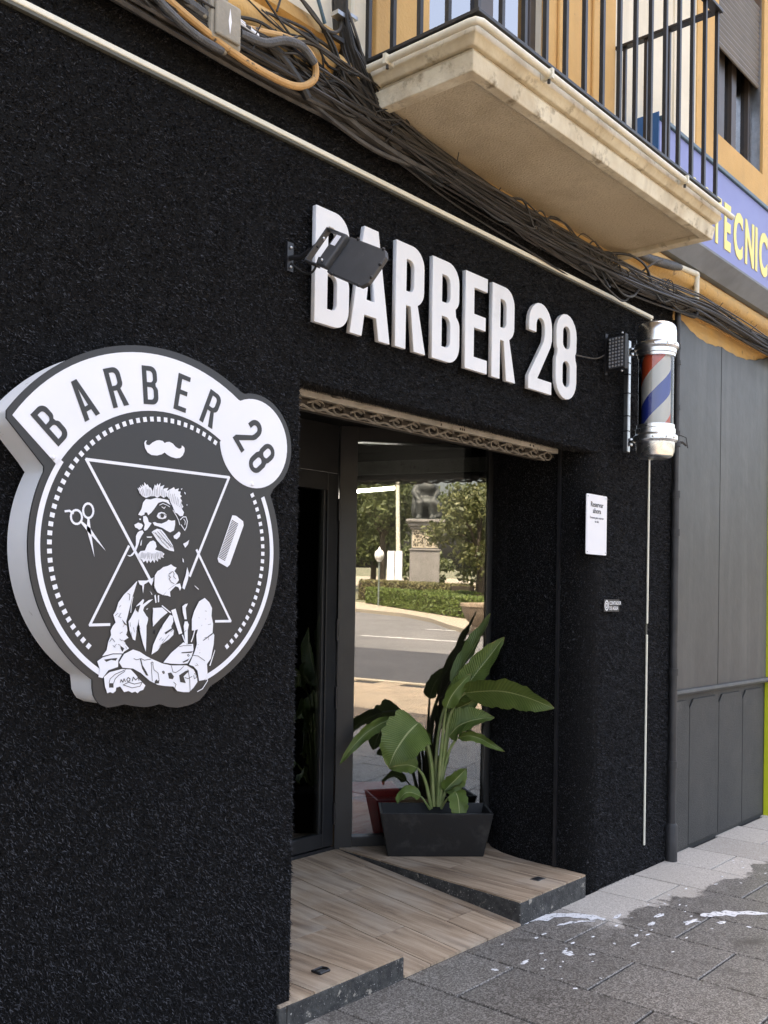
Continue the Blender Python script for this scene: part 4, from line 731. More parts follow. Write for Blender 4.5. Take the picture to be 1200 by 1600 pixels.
FIG_DL = [([(1.6869,1.7158),(1.6926,1.721),(1.7024,1.7201),(1.7103,1.7158)],0.0012),([(1.6803,1.6688),(1.704,1.6477),(1.728,1.6262)],0.001),([(1.6727,1.6652),(1.6964,1.6408),(1.7202,1.6226)],0.001),([(1.6879,1.6725),(1.7117,1.6513),(1.736,1.6233)],0.0008),([(1.5302,1.2463),(1.5335,1.2568),(1.5492,1.2683),(1.5778,1.2777),(1.5832,1.279)],0.0012),([(1.5444,1.2439),(1.5495,1.256),(1.5601,1.2647),(1.5797,1.2745)],0.0012),([(1.5659,1.2452),(1.5682,1.2525),(1.5742,1.2447),(1.5776,1.2544),(1.5821,1.2461)],0.0016),([(1.5864,1.2508),(1.591,1.2568),(1.5973,1.2533),(1.596,1.2472),(1.5894,1.2463),(1.5864,1.2508)],0.0016),([(1.6048,1.2467),(1.6075,1.2572),(1.6159,1.2486),(1.6242,1.2556),(1.627,1.2467)],0.0016),([(1.5751,1.2375),(1.5931,1.2436),(1.6117,1.2375),(1.6376,1.241),(1.6304,1.2301),(1.6045,1.2273),(1.5751,1.2375)],0.0012),([(1.6687,1.2908),(1.6659,1.2941),(1.6697,1.2972),(1.6735,1.2945),(1.6729,1.29),(1.6767,1.2745),(1.6911,1.2642),(1.6955,1.2416)],0.0011),([(1.6687,1.2908),(1.6691,1.2717),(1.6716,1.2429)],0.0011),([(1.6082,1.3091),(1.6176,1.305),(1.6324,1.3082),(1.6438,1.303),(1.6664,1.3053)],0.0011),([(1.7368,1.283),(1.7431,1.2649),(1.7531,1.2627),(1.769,1.2701),(1.7809,1.2794)],0.0011),([(1.7975,1.2655),(1.8042,1.2387),(1.8062,1.2039)],0.0012),([(1.7857,1.2463),(1.798,1.2424),(1.8122,1.2482)],0.0012),([(1.7934,1.2657),(1.7966,1.2688),(1.8,1.2647),(1.7968,1.2606),(1.7934,1.2657)],0.001),([(1.8203,1.2561),(1.8265,1.2541),(1.8288,1.244),(1.8206,1.2411),(1.8183,1.2512)],0.0011),([(1.7458,1.2355),(1.7547,1.2284),(1.7502,1.2173),(1.7583,1.2087)],0.0012),([(1.7058,1.2667),(1.7096,1.2691),(1.7136,1.2657),(1.7098,1.262),(1.7058,1.2667)],0.0014),([(1.7057,1.2683),(1.7145,1.2614)],0.0008),([(1.7932,1.3118),(1.7972,1.3143),(1.8014,1.3108),(1.7974,1.3077),(1.7932,1.3118)],0.001),([(1.8108,1.3111),(1.8336,1.3076),(1.8591,1.2926)],0.0011),([(1.7308,1.5524),(1.723,1.5489),(1.7223,1.5424),(1.7291,1.5393),(1.7233,1.5344),(1.7314,1.5248),(1.7414,1.5211)],0.0011),([(1.7288,1.5539),(1.7367,1.5558),(1.7408,1.5494),(1.739,1.5412),(1.7471,1.5349)],0.001),([(1.6689,1.5363),(1.6713,1.514),(1.6814,1.4944)],0.001),([(1.6889,1.3284),(1.7077,1.3535),(1.7269,1.3725)],0.0008),([(1.6947,1.4181),(1.7177,1.434)],0.0014),([(1.7635,1.3374),(1.7795,1.3402),(1.8081,1.3393)],0.001),([(1.793,1.2821),(1.8179,1.2694),(1.8308,1.2505)],0.0012),([(1.5841,1.4907),(1.5914,1.4877),(1.5899,1.4721)],0.001),([(1.5295,1.3582),(1.5364,1.3672),(1.5455,1.3578)],0.001),([(1.7787,1.3779),(1.7867,1.3844)],0.0009),([(1.6231,1.7662),(1.6159,1.7828)],0.0006),([(1.6286,1.7666),(1.6228,1.784)],0.0006),([(1.6342,1.7671),(1.6268,1.7871)],0.0006),([(1.6397,1.7676),(1.6378,1.7925)],0.0006),([(1.6453,1.7681),(1.643,1.7866)],0.0006),([(1.6509,1.7686),(1.6477,1.7876)],0.0006),([(1.6565,1.7691),(1.6516,1.786)],0.0006),([(1.6621,1.7695),(1.6577,1.7958)],0.0006),([(1.6678,1.77),(1.6676,1.7953)],0.0006),([(1.6735,1.7705),(1.6737,1.789)],0.0006),([(1.6791,1.771),(1.6767,1.7942)],0.0006),([(1.6848,1.7715),(1.6854,1.7976)],0.0006),([(1.6906,1.772),(1.6927,1.7896)],0.0006),([(1.6963,1.7725),(1.697,1.7966)],0.0006),([(1.7022,1.7674),(1.7029,1.786)],0.0006),([(1.708,1.765),(1.709,1.7825)],0.0006),([(1.7139,1.7625),(1.7181,1.7892)],0.0006),([(1.7198,1.76),(1.7221,1.7801)],0.0006),([(1.7256,1.7575),(1.7307,1.781)],0.0006),([(1.7316,1.755),(1.7369,1.7817)],0.0006),([(1.7375,1.7525),(1.741,1.7741)],0.0006),([(1.7434,1.7499),(1.7481,1.7719)],0.0006),([(1.7494,1.7474),(1.7517,1.7677)],0.0006),([(1.7554,1.7449),(1.7625,1.7626)],0.0006),([(1.7614,1.7423),(1.7639,1.7664)],0.0006),([(1.7674,1.7398),(1.772,1.763)],0.0006),([(1.6266,1.6058),(1.625,1.5851)],0.0006),([(1.6308,1.6074),(1.6293,1.5916)],0.0006),([(1.635,1.6054),(1.633,1.5905)],0.0006),([(1.6392,1.605),(1.6374,1.5891)],0.0006),([(1.6434,1.6044),(1.6407,1.5931)],0.0006),([(1.6476,1.608),(1.6475,1.589)],0.0006),([(1.6518,1.6081),(1.65,1.5926)],0.0006),([(1.6561,1.6071),(1.6532,1.5886)],0.0006),([(1.6604,1.6051),(1.661,1.5885)],0.0006),([(1.6646,1.605),(1.6616,1.5921)],0.0006),([(1.6689,1.6051),(1.6687,1.5914)],0.0006),([(1.6732,1.6054),(1.6725,1.5883)],0.0006),([(1.6774,1.6089),(1.6751,1.5914)],0.0006),([(1.6817,1.6099),(1.6802,1.5874)],0.0006),([(1.686,1.6091),(1.6829,1.5949)],0.0006),([(1.6903,1.6101),(1.6902,1.5926)],0.0006),([(1.6946,1.6097),(1.692,1.5877)],0.0006),([(1.699,1.6092),(1.6966,1.5953)],0.0006),([(1.665,1.6663),(1.6766,1.6603)],0.0005),([(1.6722,1.6624),(1.6839,1.6555)],0.0005),([(1.6795,1.6584),(1.6913,1.6483)],0.0005),([(1.6868,1.6544),(1.6986,1.6476)],0.0005),([(1.6942,1.6504),(1.706,1.6443)],0.0005),([(1.7016,1.6463),(1.7135,1.6373)],0.0005),([(1.709,1.6423),(1.7209,1.6348)],0.0005),([(1.7164,1.6382),(1.7285,1.6258)],0.0005),([(1.7239,1.6341),(1.7359,1.6274)],0.0005),([(1.561,1.3654),(1.5677,1.3592)],0.0007),([(1.5572,1.428),(1.5636,1.4367)],0.0007),([(1.5546,1.4272),(1.5647,1.4236)],0.0007),([(1.5577,1.4527),(1.563,1.4582)],0.0007),([(1.5447,1.4293),(1.5543,1.4363)],0.0007),([(1.5392,1.3479),(1.5469,1.3417)],0.0007),([(1.5554,1.3506),(1.5638,1.3474)],0.0007),([(1.5704,1.3981),(1.5746,1.4041)],0.0007),([(1.5775,1.3501),(1.5878,1.354)],0.0007),([(1.5671,1.3622),(1.5754,1.3587)],0.0007),([(1.5607,1.3794),(1.5691,1.3844)],0.0007),([(1.58,1.3434),(1.5843,1.3375)],0.0007),([(1.5811,1.3774),(1.5852,1.3727)],0.0007),([(1.5428,1.3431),(1.551,1.3511)],0.0007),([(1.8382,1.3249),(1.8396,1.3253)],0.0007),([(1.8781,1.4022),(1.8676,1.4001)],0.0007),([(1.8308,1.2802),(1.8229,1.2801)],0.0007),([(1.8729,1.2781),(1.874,1.2765)],0.0007),([(1.8402,1.318),(1.8367,1.3165)],0.0007),([(1.8707,1.3546),(1.871,1.366)],0.0007),([(1.8308,1.3327),(1.8306,1.3314)],0.0007),([(1.8601,1.4174),(1.8572,1.4175)],0.0007),([(1.8549,1.4415),(1.8621,1.4407)],0.0007),([(1.8333,1.3422),(1.8308,1.3421)],0.0007),([(1.8443,1.3997),(1.8441,1.3969)],0.0007),([(1.8321,1.4221),(1.8346,1.4205)],0.0007),([(1.8561,1.362),(1.8637,1.3619)],0.0007),([(1.8337,1.2792),(1.8273,1.2865)],0.0007),([(1.6211,1.4029),(1.6238,1.395)],0.0007),([(1.622,1.4176),(1.6209,1.4067)],0.0007),([(1.6046,1.396),(1.6081,1.383)],0.0007),([(1.5933,1.4098),(1.5946,1.399)],0.0007),([(1.6171,1.3993),(1.6155,1.3907)],0.0007),([(1.6214,1.4068),(1.6241,1.3912)],0.0007),([(1.6144,1.3878),(1.616,1.3786)],0.0007),([(1.6237,1.4002),(1.6271,1.391)],0.0007),([(1.6226,1.3811),(1.6243,1.3706)],0.0007),([(1.5984,1.3825),(1.5986,1.37)],0.0007),([(1.6904,1.3877),(1.6952,1.396)],0.0007),([(1.6937,1.3403),(1.7003,1.347)],0.0007),([(1.7021,1.3563),(1.7066,1.362)],0.0007),([(1.7313,1.3813),(1.7404,1.3865)],0.0007),([(1.6988,1.391),(1.7026,1.4002)],0.0007),([(1.7267,1.3452),(1.7368,1.3544)],0.0007),([(1.6923,1.3587),(1.6999,1.3654)],0.0007),([(1.7322,1.3474),(1.7437,1.3511)],0.0007)]
SG_RINGL = [(1.4221,1.6922)]
SG_RINGR = [(1.4571,1.7115)]
SG_TIP1 = [(1.4789,1.5877)]
SG_TIP2 = [(1.5135,1.6061)]
SG_PIV = [(1.4597,1.6611)]
SG_HOOK = [(1.3885,1.705),(1.401,1.7073),(1.4122,1.7015)]
SG_COMB = [(1.9576,1.7351),(1.9726,1.7346),(2.0013,1.7195),(2.0036,1.7072),(1.9511,1.583),(1.9414,1.575),(1.9068,1.5892),(1.9027,1.6004)]
PLANT_LEAVES = [
 ('broad',[(4.227,0.803,0.351),(4.241,0.783,0.602),(4.246,0.758,0.812),(4.262,0.708,0.93)],[(4.272,0.665,0.976),(4.276,0.554,0.993),(4.276,0.432,1.002),(4.282,0.317,0.989),(4.29,0.217,0.964),(4.308,0.136,0.934)],0.092,35,0.25),
 ('broad',[(4.246,0.812,0.347),(4.268,0.797,0.618),(4.285,0.775,0.828),(4.296,0.745,0.914)],[(4.302,0.737,0.925),(4.319,0.686,1.011),(4.342,0.628,1.097),(4.38,0.568,1.192),(4.42,0.519,1.279)],0.07,-25,0.5),
 ('spear',[(4.246,0.828,0.344),(4.247,0.837,0.595),(4.267,0.826,0.804),(4.3,0.801,0.941)],[(4.312,0.786,1.023),(4.352,0.738,1.127),(4.385,0.699,1.207),(4.414,0.663,1.297),(4.436,0.621,1.404)],0.055,-55,0.5),
 ('broad',[(4.196,0.809,0.355),(4.177,0.812,0.564),(4.142,0.819,0.702),(4.108,0.827,0.787)],[(4.086,0.836,0.814),(4.025,0.846,0.774),(3.976,0.857,0.725),(3.943,0.881,0.66),(3.934,0.908,0.587)],0.122,10,0.2),
 ('fold',[(4.208,0.825,0.35),(4.193,0.838,0.601),(4.152,0.882,0.777),(4.096,0.931,0.824)],[(4.033,0.988,0.824),(3.964,1.023,0.791),(3.906,1.06,0.746),(3.848,1.097,0.676),(3.799,1.14,0.588)],0.034,0,0.8),
 ('broad',[(4.187,0.819,0.344),(4.154,0.825,0.462),(4.132,0.834,0.526),(4.11,0.844,0.556)],[(4.103,0.852,0.569),(4.068,0.876,0.585),(4.033,0.901,0.586),(3.998,0.926,0.58),(3.978,0.949,0.571)],0.045,20,0.3),
 ('small',[(4.174,0.818,0.341),(4.148,0.818,0.371),(4.123,0.831,0.409)],[(4.116,0.839,0.416),(4.076,0.854,0.438),(4.034,0.872,0.442),(4.006,0.889,0.412),(3.997,0.9,0.387)],0.035,40,0.3),
 ('broad',[(4.256,0.816,0.345),(4.271,0.811,0.511),(4.282,0.796,0.659),(4.28,0.782,0.718)],[(4.283,0.778,0.729),(4.289,0.725,0.786),(4.306,0.674,0.815),(4.339,0.621,0.833),(4.394,0.557,0.844)],0.078,-40,0.5),
 ('fold',[(4.234,0.795,0.351),(4.241,0.785,0.508),(4.253,0.754,0.651),(4.267,0.72,0.716)],[(4.277,0.709,0.729),(4.29,0.648,0.745),(4.307,0.583,0.734),(4.331,0.525,0.703),(4.368,0.468,0.671)],0.026,0,0.7),
 ('small',[(4.237,0.792,0.346),(4.234,0.78,0.395),(4.24,0.772,0.427)],[(4.24,0.772,0.437),(4.252,0.743,0.471),(4.263,0.713,0.504),(4.283,0.69,0.536),(4.3,0.671,0.567)],0.055,15,0.4),
 ('small',[(4.199,0.759,0.35),(4.199,0.728,0.398),(4.198,0.683,0.44)],[(4.2,0.665,0.453),(4.192,0.644,0.427),(4.189,0.634,0.383),(4.191,0.631,0.342),(4.198,0.632,0.304)],0.05,0,0.25),
 ('broad',[(4.273,0.827,0.34),(4.293,0.816,0.571),(4.303,0.8,0.761),(4.297,0.791,0.868)],[(4.299,0.787,0.91),(4.318,0.75,0.975),(4.344,0.718,1.034),(4.363,0.681,1.082),(4.391,0.648,1.133)],0.05,-20,0.5),
 ('small',[(4.253,0.804,0.342),(4.245,0.782,0.393),(4.251,0.774,0.419)],[(4.251,0.774,0.43),(4.259,0.735,0.455),(4.271,0.705,0.473),(4.294,0.678,0.503)],0.03,50,0.5),
 ('broad',[(4.281,0.834,0.338),(4.298,0.808,0.655),(4.308,0.779,0.826)],[(4.321,0.763,0.879),(4.332,0.72,0.898),(4.342,0.676,0.922),(4.358,0.643,0.949)],0.048,30,0.4),
 ('broad',[(4.217,0.799,0.353),(4.215,0.783,0.605),(4.214,0.766,0.773),(4.211,0.752,0.857)],[(4.206,0.742,0.89),(4.211,0.721,0.943),(4.222,0.692,0.991),(4.248,0.661,1.038),(4.283,0.636,1.079)],0.042,15,0.5),
 ('fold',[(4.231,0.83,0.346),(4.228,0.845,0.554),(4.212,0.861,0.669)],[(4.208,0.865,0.69),(4.19,0.885,0.732),(4.162,0.917,0.762),(4.113,0.958,0.789),(4.07,0.991,0.795)],0.045,-20,0.5),
]
FOAM_STREAKS = [([(3.745, -0.001), (3.895, -0.007), (4.054, -0.082), (4.124, -0.195), (4.134, -0.257)], 0.034), ([(4.501, -0.562), (4.634, -0.648), (4.763, -0.783)], 0.034), ([(3.909, -0.135), (4.016, -0.172), (4.086, -0.233)], 0.012), ([(4.356, -0.541), (4.409, -0.57), (4.421, -0.596)], 0.01)]
FOAM_BLOBS = [(3.643, -0.35, 0.02, 0.035), (3.699, -0.43, 0.012, 0.012), (3.431, -0.271, 0.03, 0.01), (3.277, -0.228, 0.012, 0.012), (4.371, -0.414, 0.05, 0.012), (4.225, -0.274, 0.05, 0.01), (4.236, -0.44, 0.04, 0.01), (4.39, -0.563, 0.05, 0.012), (4.479, -0.67, 0.02, 0.02), (4.044, -0.459, 0.02, 0.008), (3.936, -0.507, 0.03, 0.006), (4.088, -0.493, 0.015, 0.006), (4.507, -0.787, 0.012, 0.01), (4.098, -0.334, 0.015, 0.008), (3.763, -0.302, 0.02, 0.005), (3.882, -0.438, 0.008, 0.008), (3.539, -0.088, 0.01, 0.006), (3.773, -0.151, 0.015, 0.008), (3.708, -0.152, 0.01, 0.01)]

# ------------------------------------------------------------------ big white letters
LH = 0.405
sgn = thing('letter_sign', 'large white raised letters and figures above the entrance', 'letters')
specs = [('B', 2.383, 0.172), ('A', 2.563, 0.2085), ('R', 2.815, 0.174), ('B', 3.041, 0.180), ('E', 3.262, 0.1826), ('R', 3.455, 0.174), ('2', 3.746, 0.196), ('8', 3.980, 0.190)]
for i, (ch, x, w) in enumerate(specs):
    me = contour_mesh('letter', glyph(ch, w/LH, 0.150), 0.017/LH, 'white_acrylic', 0.002)
    o = link('letter', me, sgn, smooth=False)
    o.matrix_world = Matrix.Translation((x, -0.028, 2.444 + random.uniform(-.002, .002))) @ FACE @ Matrix.Rotation(random.uniform(-.004, .004), 4, 'Z') @ Matrix.Scale(LH, 4)
    o['label'] = 'letter ' + ch if ch.isalpha() else 'figure ' + ch

# ------------------------------------------------------------------ round logo light box
logo = thing('logo_sign', 'round white and dark grey logo light box with bearded barber and curved banner', 'sign')
CX, CZ = 1.717, 1.62; SY = -0.13
def pol(cx, cz, r, a): return (cx + r*math.cos(R(a)), cz + r*math.sin(R(a)))
bc = (1.690, 1.622)
# outline of the box, anticlockwise from the banner's left tip
SCALLOP = [(1.890, 1.222), (1.868, 1.196), (1.845, 1.176), (1.812, 1.165), (1.765, 1.160), (1.728, 1.166), (1.704, 1.176), (1.682, 1.172), (1.653, 1.170), (1.615, 1.176), (1.582, 1.184), (1.560, 1.180), (1.530, 1.178), (1.500, 1.192), (1.482, 1.222), (1.484, 1.262)]
def outline(gr, n=220):
    """union of the disc, the banner, the small disc and the scalloped foot, walked round from the middle"""
    c0 = Vector((1.70, 1.62)); shapes = []
    shapes.append([pol(1.722, 1.620, 0.435+gr, a) for a in range(0, 360, 3)])
    shapes.append([pol(2.045, 1.965, 0.157+gr, a) for a in range(0, 360, 5)])
    shapes.append([pol(1.699, 1.612, 0.582+gr, a) for a in np.linspace(146.2+gr*100, 50, 40)] + [(1.70, 1.62), (1.330-gr*0.5, 1.815-gr*0.8)])
    shapes.append([(x+(x-1.69)*gr*4, z-gr) for x, z in SCALLOP] + [(1.60, 1.62), (1.80, 1.62)])
    out = []
    for k in range(n):
        d = Vector(pol(0, 0, 1, 360*k/n)); best = 0
        for sh in shapes:
            for p, q in zip(sh, sh[1:]+sh[:1]):
                p, q = Vector(p)-c0, Vector(q)-c0; e = q-p; den = d.x*e.y-d.y*e.x
                if abs(den) < 1e-9: continue
                t = (p.x*e.y-p.y*e.x)/den; u = (p.x*d.y-p.y*d.x)/den
                if t > best and -1e-6 <= u <= 1.000001: best = t
        out.append((c0.x+d.x*best, c0.y+d.y*best))
    return out
def flat(name, contours, y0, depth, mt, parent, bevel=0.0):
    o = link(name, contour_mesh(name, contours, depth, mt, bevel), parent); o.matrix_world = Matrix.Translation((0, y0, 0)) @ FACE; return o
body = flat('box_body', [outline(-0.006)], -0.012, 0.112, 'sign_side', logo)
face = flat('face', [outline(0.001)], -0.1245, 0.006, 'sign_dark', logo)
lyr = -0.131
ban = [pol(1.688, 1.626, 0.548, a) for a in np.linspace(145.5, 58.5, 30)] + [pol(2.043, 1.966, 0.1395, a) for a in np.linspace(116, -175, 40)] + [pol(1.705, 1.614, 0.400, a) for a in np.linspace(59.5, 148.5, 26)]
flat('banner', [ban], lyr, 0.0012, 'sign_white', logo)
ringp = MB(); ringq = MB()
def ring_arc(mb, c, r0, r1, a0, a1, n, y, d):
    for i in range(n):
        b0, b1 = a0+(a1-a0)*i/n, a0+(a1-a0)*(i+1)/n
        q = [pol(*c, r0, b0), pol(*c, r1, b0), pol(*c, r1, b1), pol(*c, r0, b1)]
        mb.add([(x, y-d, z) for x, z in q], [(0, 1, 2, 3)])
ring_arc(ringp, (CX, CZ), 0.398, 0.4135, 147.5, 238.5, 44, lyr, 0.0012); ring_arc(ringq, (CX, CZ), 0.398, 0.4135, -69, 26.5, 44, lyr, 0.0012)
ringp.build('ring', 'sign_white', logo); ringq.build('ring', 'sign_white', logo)
dt = MB()
nd = 98
for i in range(nd):
    a = 360*i/nd
    if 229 < a < 308 or 33 < a < 38: continue
    p = pol(1.715, 1.622, 0.370, a)
    if (p[0]-2.043)**2 + (p[1]-1.966)**2 < 0.145**2: continue
    ca, sa = math.cos(R(a)), math.sin(R(a)); h_, w_ = 0.0068, 0.0062
    q = [(p[0]+ca*u-sa*v, p[1]+sa*u+ca*v) for u, v in ((-h_, -w_), (h_, -w_), (h_, w_), (-h_, w_))]
    dt.add([(x, lyr-0.0012, z) for x, z in q], [(0, 1, 2, 3)])
structure(dt.build('dashes', 'sign_white', logo), 'stuff')
for ch, a, h_ in (('B', 138.4, 0.108), ('A', 123.3, 0.108), ('R', 109.4, 0.108), ('B', 95.2, 0.108), ('E', 81.0, 0.108), ('R', 67.6, 0.108)):
    me = contour_mesh('banner_letter', glyph(ch, 0.47, 0.135), 0.0010/h_, 'sign_dark'); o = link('banner_letter', me, logo)
    c = pol(1.690, 1.618, 0.466, a)
    o.matrix_world = Matrix.Translation((c[0], lyr-0.0014, c[1])) @ FACE @ Matrix.Rotation(R(a-90), 4, 'Z') @ Matrix.Scale(h_, 4) @ Matrix.Translation((-0.235, -0.5, 0))
for ch, c in (('2', (2.018, 1.992)), ('8', (2.074, 1.924))):
    me = contour_mesh('banner_letter', glyph(ch, 0.46, 0.135), 0.001/0.122, 'sign_dark'); o = link('banner_letter', me, logo)
    o.matrix_world = Matrix.Translation((c[0], lyr-0.0014, c[1])) @ FACE @ Matrix.Rotation(R(-50), 4, 'Z') @ Matrix.Scale(0.122, 4) @ Matrix.Translation((-0.23, -0.5, 0))
# triangles behind the figure
def stroke(mb, pts, w, y):
    for k_, (a, b) in enumerate(zip(pts[:-1], pts[1:])):
        y = y - 0.000015
        d = Vector((b[0]-a[0], b[1]-a[1])); n = d.length
        if n < 1e-6: continue
        d /= n; p = Vector((-d.y, d.x))*w; a_ = Vector(a) - d*w*0.6; b_ = Vector(b) + d*w*0.6
        mb.add([(q.x, y, q.y) for q in (a_-p, b_-p, b_+p, a_+p)], [(0, 1, 2, 3)])
tr_ = MB(); stroke(tr_, [(1.660, 1.531), (1.4488, 1.8489), (1.942, 1.850), (1.800, 1.545)], 0.0042, lyr-0.0009)
stroke(tr_, [(1.587, 1.622), (1.469, 1.4045), (1.53, 1.405)], 0.0038, lyr-0.0010); stroke(tr_, [(1.900, 1.410), (1.958, 1.410), (1.8234, 1.622)], 0.0038, lyr-0.0011)
tr_.build('triangle_lines', 'sign_white', logo)
fg = MB()
for k, p in enumerate(FIG_W): fg.add([(x, lyr-0.0020-0.00004*k, z) for x, z in p], [tuple(range(len(p)))])
for k, (p, w) in enumerate(FIG_WL): stroke(fg, p, w*0.8, lyr-0.0031-0.00002*k)
structure(fg.build('barber_figure', 'sign_white', logo), 'stuff')
fd = MB()
for k, p in enumerate(FIG_D): fd.add([(x, lyr-0.0036-0.00002*k, z) for x, z in p], [tuple(range(len(p)))])
for k, (p, w) in enumerate(FIG_DL): stroke(fd, p, w*0.75, lyr-0.0040-0.00001*k)
structure(fd.build('barber_figure_lines', 'sign_dark', logo), 'stuff')
sc = MB()
for c, ax, az, rot in ((SG_RINGL[0], 0.0165, 0.0185, 10), (SG_RINGR[0], 0.0155, 0.0195, -15)):
    rp = [(c[0]+ax*math.cos(R(t)), c[1]+az*math.sin(R(t))) for t in range(0, 361, 20)]; stroke(sc, rp, 0.0030, lyr-0.0013)
pv = SG_PIV[0]
for (c, tip) in ((SG_RINGL[0], SG_TIP2[0]), (SG_RINGR[0], SG_TIP1[0])):
    d = Vector((pv[0]-c[0], pv[1]-c[1])).normalized(); s0 = Vector(c) + d*0.018; n = Vector((-d.y, d.x)); tp_ = Vector(tip); pvv = Vector(pv)
    sc.add([(q.x, lyr-0.0014, q.y) for q in (s0-n*0.003, pvv-n*0.006, tp_, pvv+n*0.006, s0+n*0.003)], [(0, 1, 2, 3, 4)])
stroke(sc, SG_HOOK, 0.0028, lyr-0.0015)
sc.build('scissors', 'sign_white', logo)
cm = MB(); cm.add([(x, lyr-0.0013, z) for x, z in SG_COMB], [tuple(range(len(SG_COMB)))]); cmb = cm.build('comb', 'sign_white', logo)
ct = MB(); A0 = Vector((1.9575, 1.722)); A1 = Vector((1.9065, 1.603)); dd = (A1-A0); pn_ = Vector((-dd.y, dd.x)).normalized()
if pn_.x < 0: pn_ = -pn_
for i in range(26):
    c = A0 + dd*((i+0.5)/26); stroke(ct, [tuple(c - pn_*0.0005), tuple(c + pn_*0.026)], 0.0012, lyr-0.0017)
structure(ct.build('comb_teeth', 'sign_dark', logo), 'stuff')
for p in ((1.352, 1.842), (2.035, 1.838)): MB().ball((p[0], lyr-0.002, p[1]), 0.006, 0.004, 0.006).build('screw', 'sign_white', logo, smooth=True)

# ------------------------------------------------------------------ floodlight over the letters (seen from behind)
fl1 = thing('floodlight', 'black floodlight seen from behind, on an arm over the first white letter', 'floodlight', 'floodlights on the shop front')
D_, A_, B_, C_ = Vector((2.288, -0.20, 2.551)), Vector((2.342, -0.25, 2.682)), Vector((2.332, -0.42, 2.585)), Vector((2.288, -0.38, 2.47))
ex = ((B_-A_) + (C_-D_)).normalized(); ez0 = ((A_-D_) + (B_-C_)); en = ex.cross(ez0).normalized(); ey = en.cross(ex).normalized()
if en.x > 0: en = -en
o0 = (A_+B_+C_+D_)/4; hw, hh = ((B_-A_).length + (C_-D_).length)/4, ez0.length/4
FM = Matrix(((ex.x, ey.x, en.x, o0.x), (ex.y, ey.y, en.y, o0.y), (ex.z, ey.z, en.z, o0.z), (0, 0, 0, 1)))
rp = [(-hw, -hh+.0), (hw-0.02, -hh), (hw, -hh+0.02), (hw, hh-0.02), (hw-0.02, hh), (-hw, hh)]
MB().prism(rp, -0.014, 0.004, 'z', FM).build('housing', 'flood', fl1, bevel=0.003)
MB().prism([(-hw-0.045, -hh+0.005), (-hw+0.006, -hh+0.005), (-hw+0.006, hh-0.005), (-hw-0.045, hh-0.005)], 0.0, 0.026, 'z', FM).build('driver_box', 'flood', fl1, bevel=0.006)
MB().box(-hw-0.035, -hw-0.012, 0.012, hh-0.02, 0.0262, 0.0270, FM).build('sticker', 'poster', fl1)
MB().box(-hw-0.105, -hw-0.045, -hh+0.002, -hh+0.008, -0.004, 0.020, FM).box(-hw-0.105, -hw-0.045, hh-0.010, hh-0.004, -0.004, 0.020, FM).box(-hw-0.111, -hw-0.105, -hh+0.002, hh-0.004, -0.004, 0.020, FM).build('bracket', 'flood', fl1, bevel=0.002)
for u, v in ((-hw+0.03, -hh), (hw-0.03, -hh), (-hw+0.04, hh), (hw-0.03, hh), (hw-0.002, 0.02), (hw-0.002, -0.03)): MB().ball(FM @ Vector((u, v, 0.004)), 0.006, n=8, m=5).build('bolt', 'black_metal', fl1, smooth=True)
for u, v in ((-hw-0.02, -hh+0.02), (-hw-0.075, 0.02)): MB().ball(FM @ Vector((u, v, 0.030)), 0.006, n=8, m=5).build('bolt', 'alu', fl1, smooth=True)
MB().tube([(2.296, -0.003, 2.648), (2.30, -0.06, 2.640), FM @ Vector((-hw-0.108, 0, 0.008))], 0.009, 8).build('arm', 'black_metal', fl1, smooth=True)
MB().box(2.282, 2.310, -0.012, 0.0, 2.600, 2.70).build('wall_plate', 'black_metal', fl1)
for z in (2.615, 2.682): MB().ball((2.296, -0.014, z), 0.006, n=8, m=5).build('bolt', 'alu', fl1, smooth=True)
MB().tube(bez([(2.30, -0.01, 2.63), (2.31, -0.07, 2.585), (2.29, -0.13, 2.575), FM @ Vector((-hw-0.05, -hh+0.03, 0.02))], 6), 0.004, 6).build('lead', 'cable', fl1, smooth=True)

fl2 = thing('floodlight', 'small LED floodlight with its lens panel showing, left of the barber pole', 'floodlight', 'floodlights on the shop front')
x0 = 4.455
LM = Matrix.Translation((x0, -0.105, 2.735)) @ Matrix.Rotation(R(-8), 4, 'Z')
MB().box(0.0, 0.028, -0.055, 0.055, -0.088, 0.088, LM).build('housing', 'black_metal', fl2, bevel=0.004)
MB().box(-0.003, 0.0, -0.046, 0.040, -0.078, 0.078, LM).build('panel', 'led_face', fl2)
ln = MB()
for i in range(5):
    for j in range(9): ln.ball(LM @ Vector((-0.004, -0.040+0.0185*i, -0.068+0.017*j)), 0.0045, 0.0068, 0.0068, 6, 4)
ln.build('lens', 'lens', fl2, smooth=True)
MB().box(-0.008, 0.012, 0.058, 0.066, -0.105, 0.105, LM).box(-0.006, 0.010, 0.066, 0.115, -0.02, 0.02, LM).build('bracket', 'black_metal', fl2)
for z in (-0.095, 0.095): MB().ball(LM @ Vector((0.01, -0.03, z)), 0.007, n=8, m=5).build('bolt', 'alu', fl2, smooth=True)
MB().tube(bez([LM @ Vector((0, 0.062, 0.0)), (4.38, -0.03, 2.70), (4.20, -0.02, 2.685)], 6), 0.004, 6).build('lead', 'cable_grey', fl2, smooth=True)

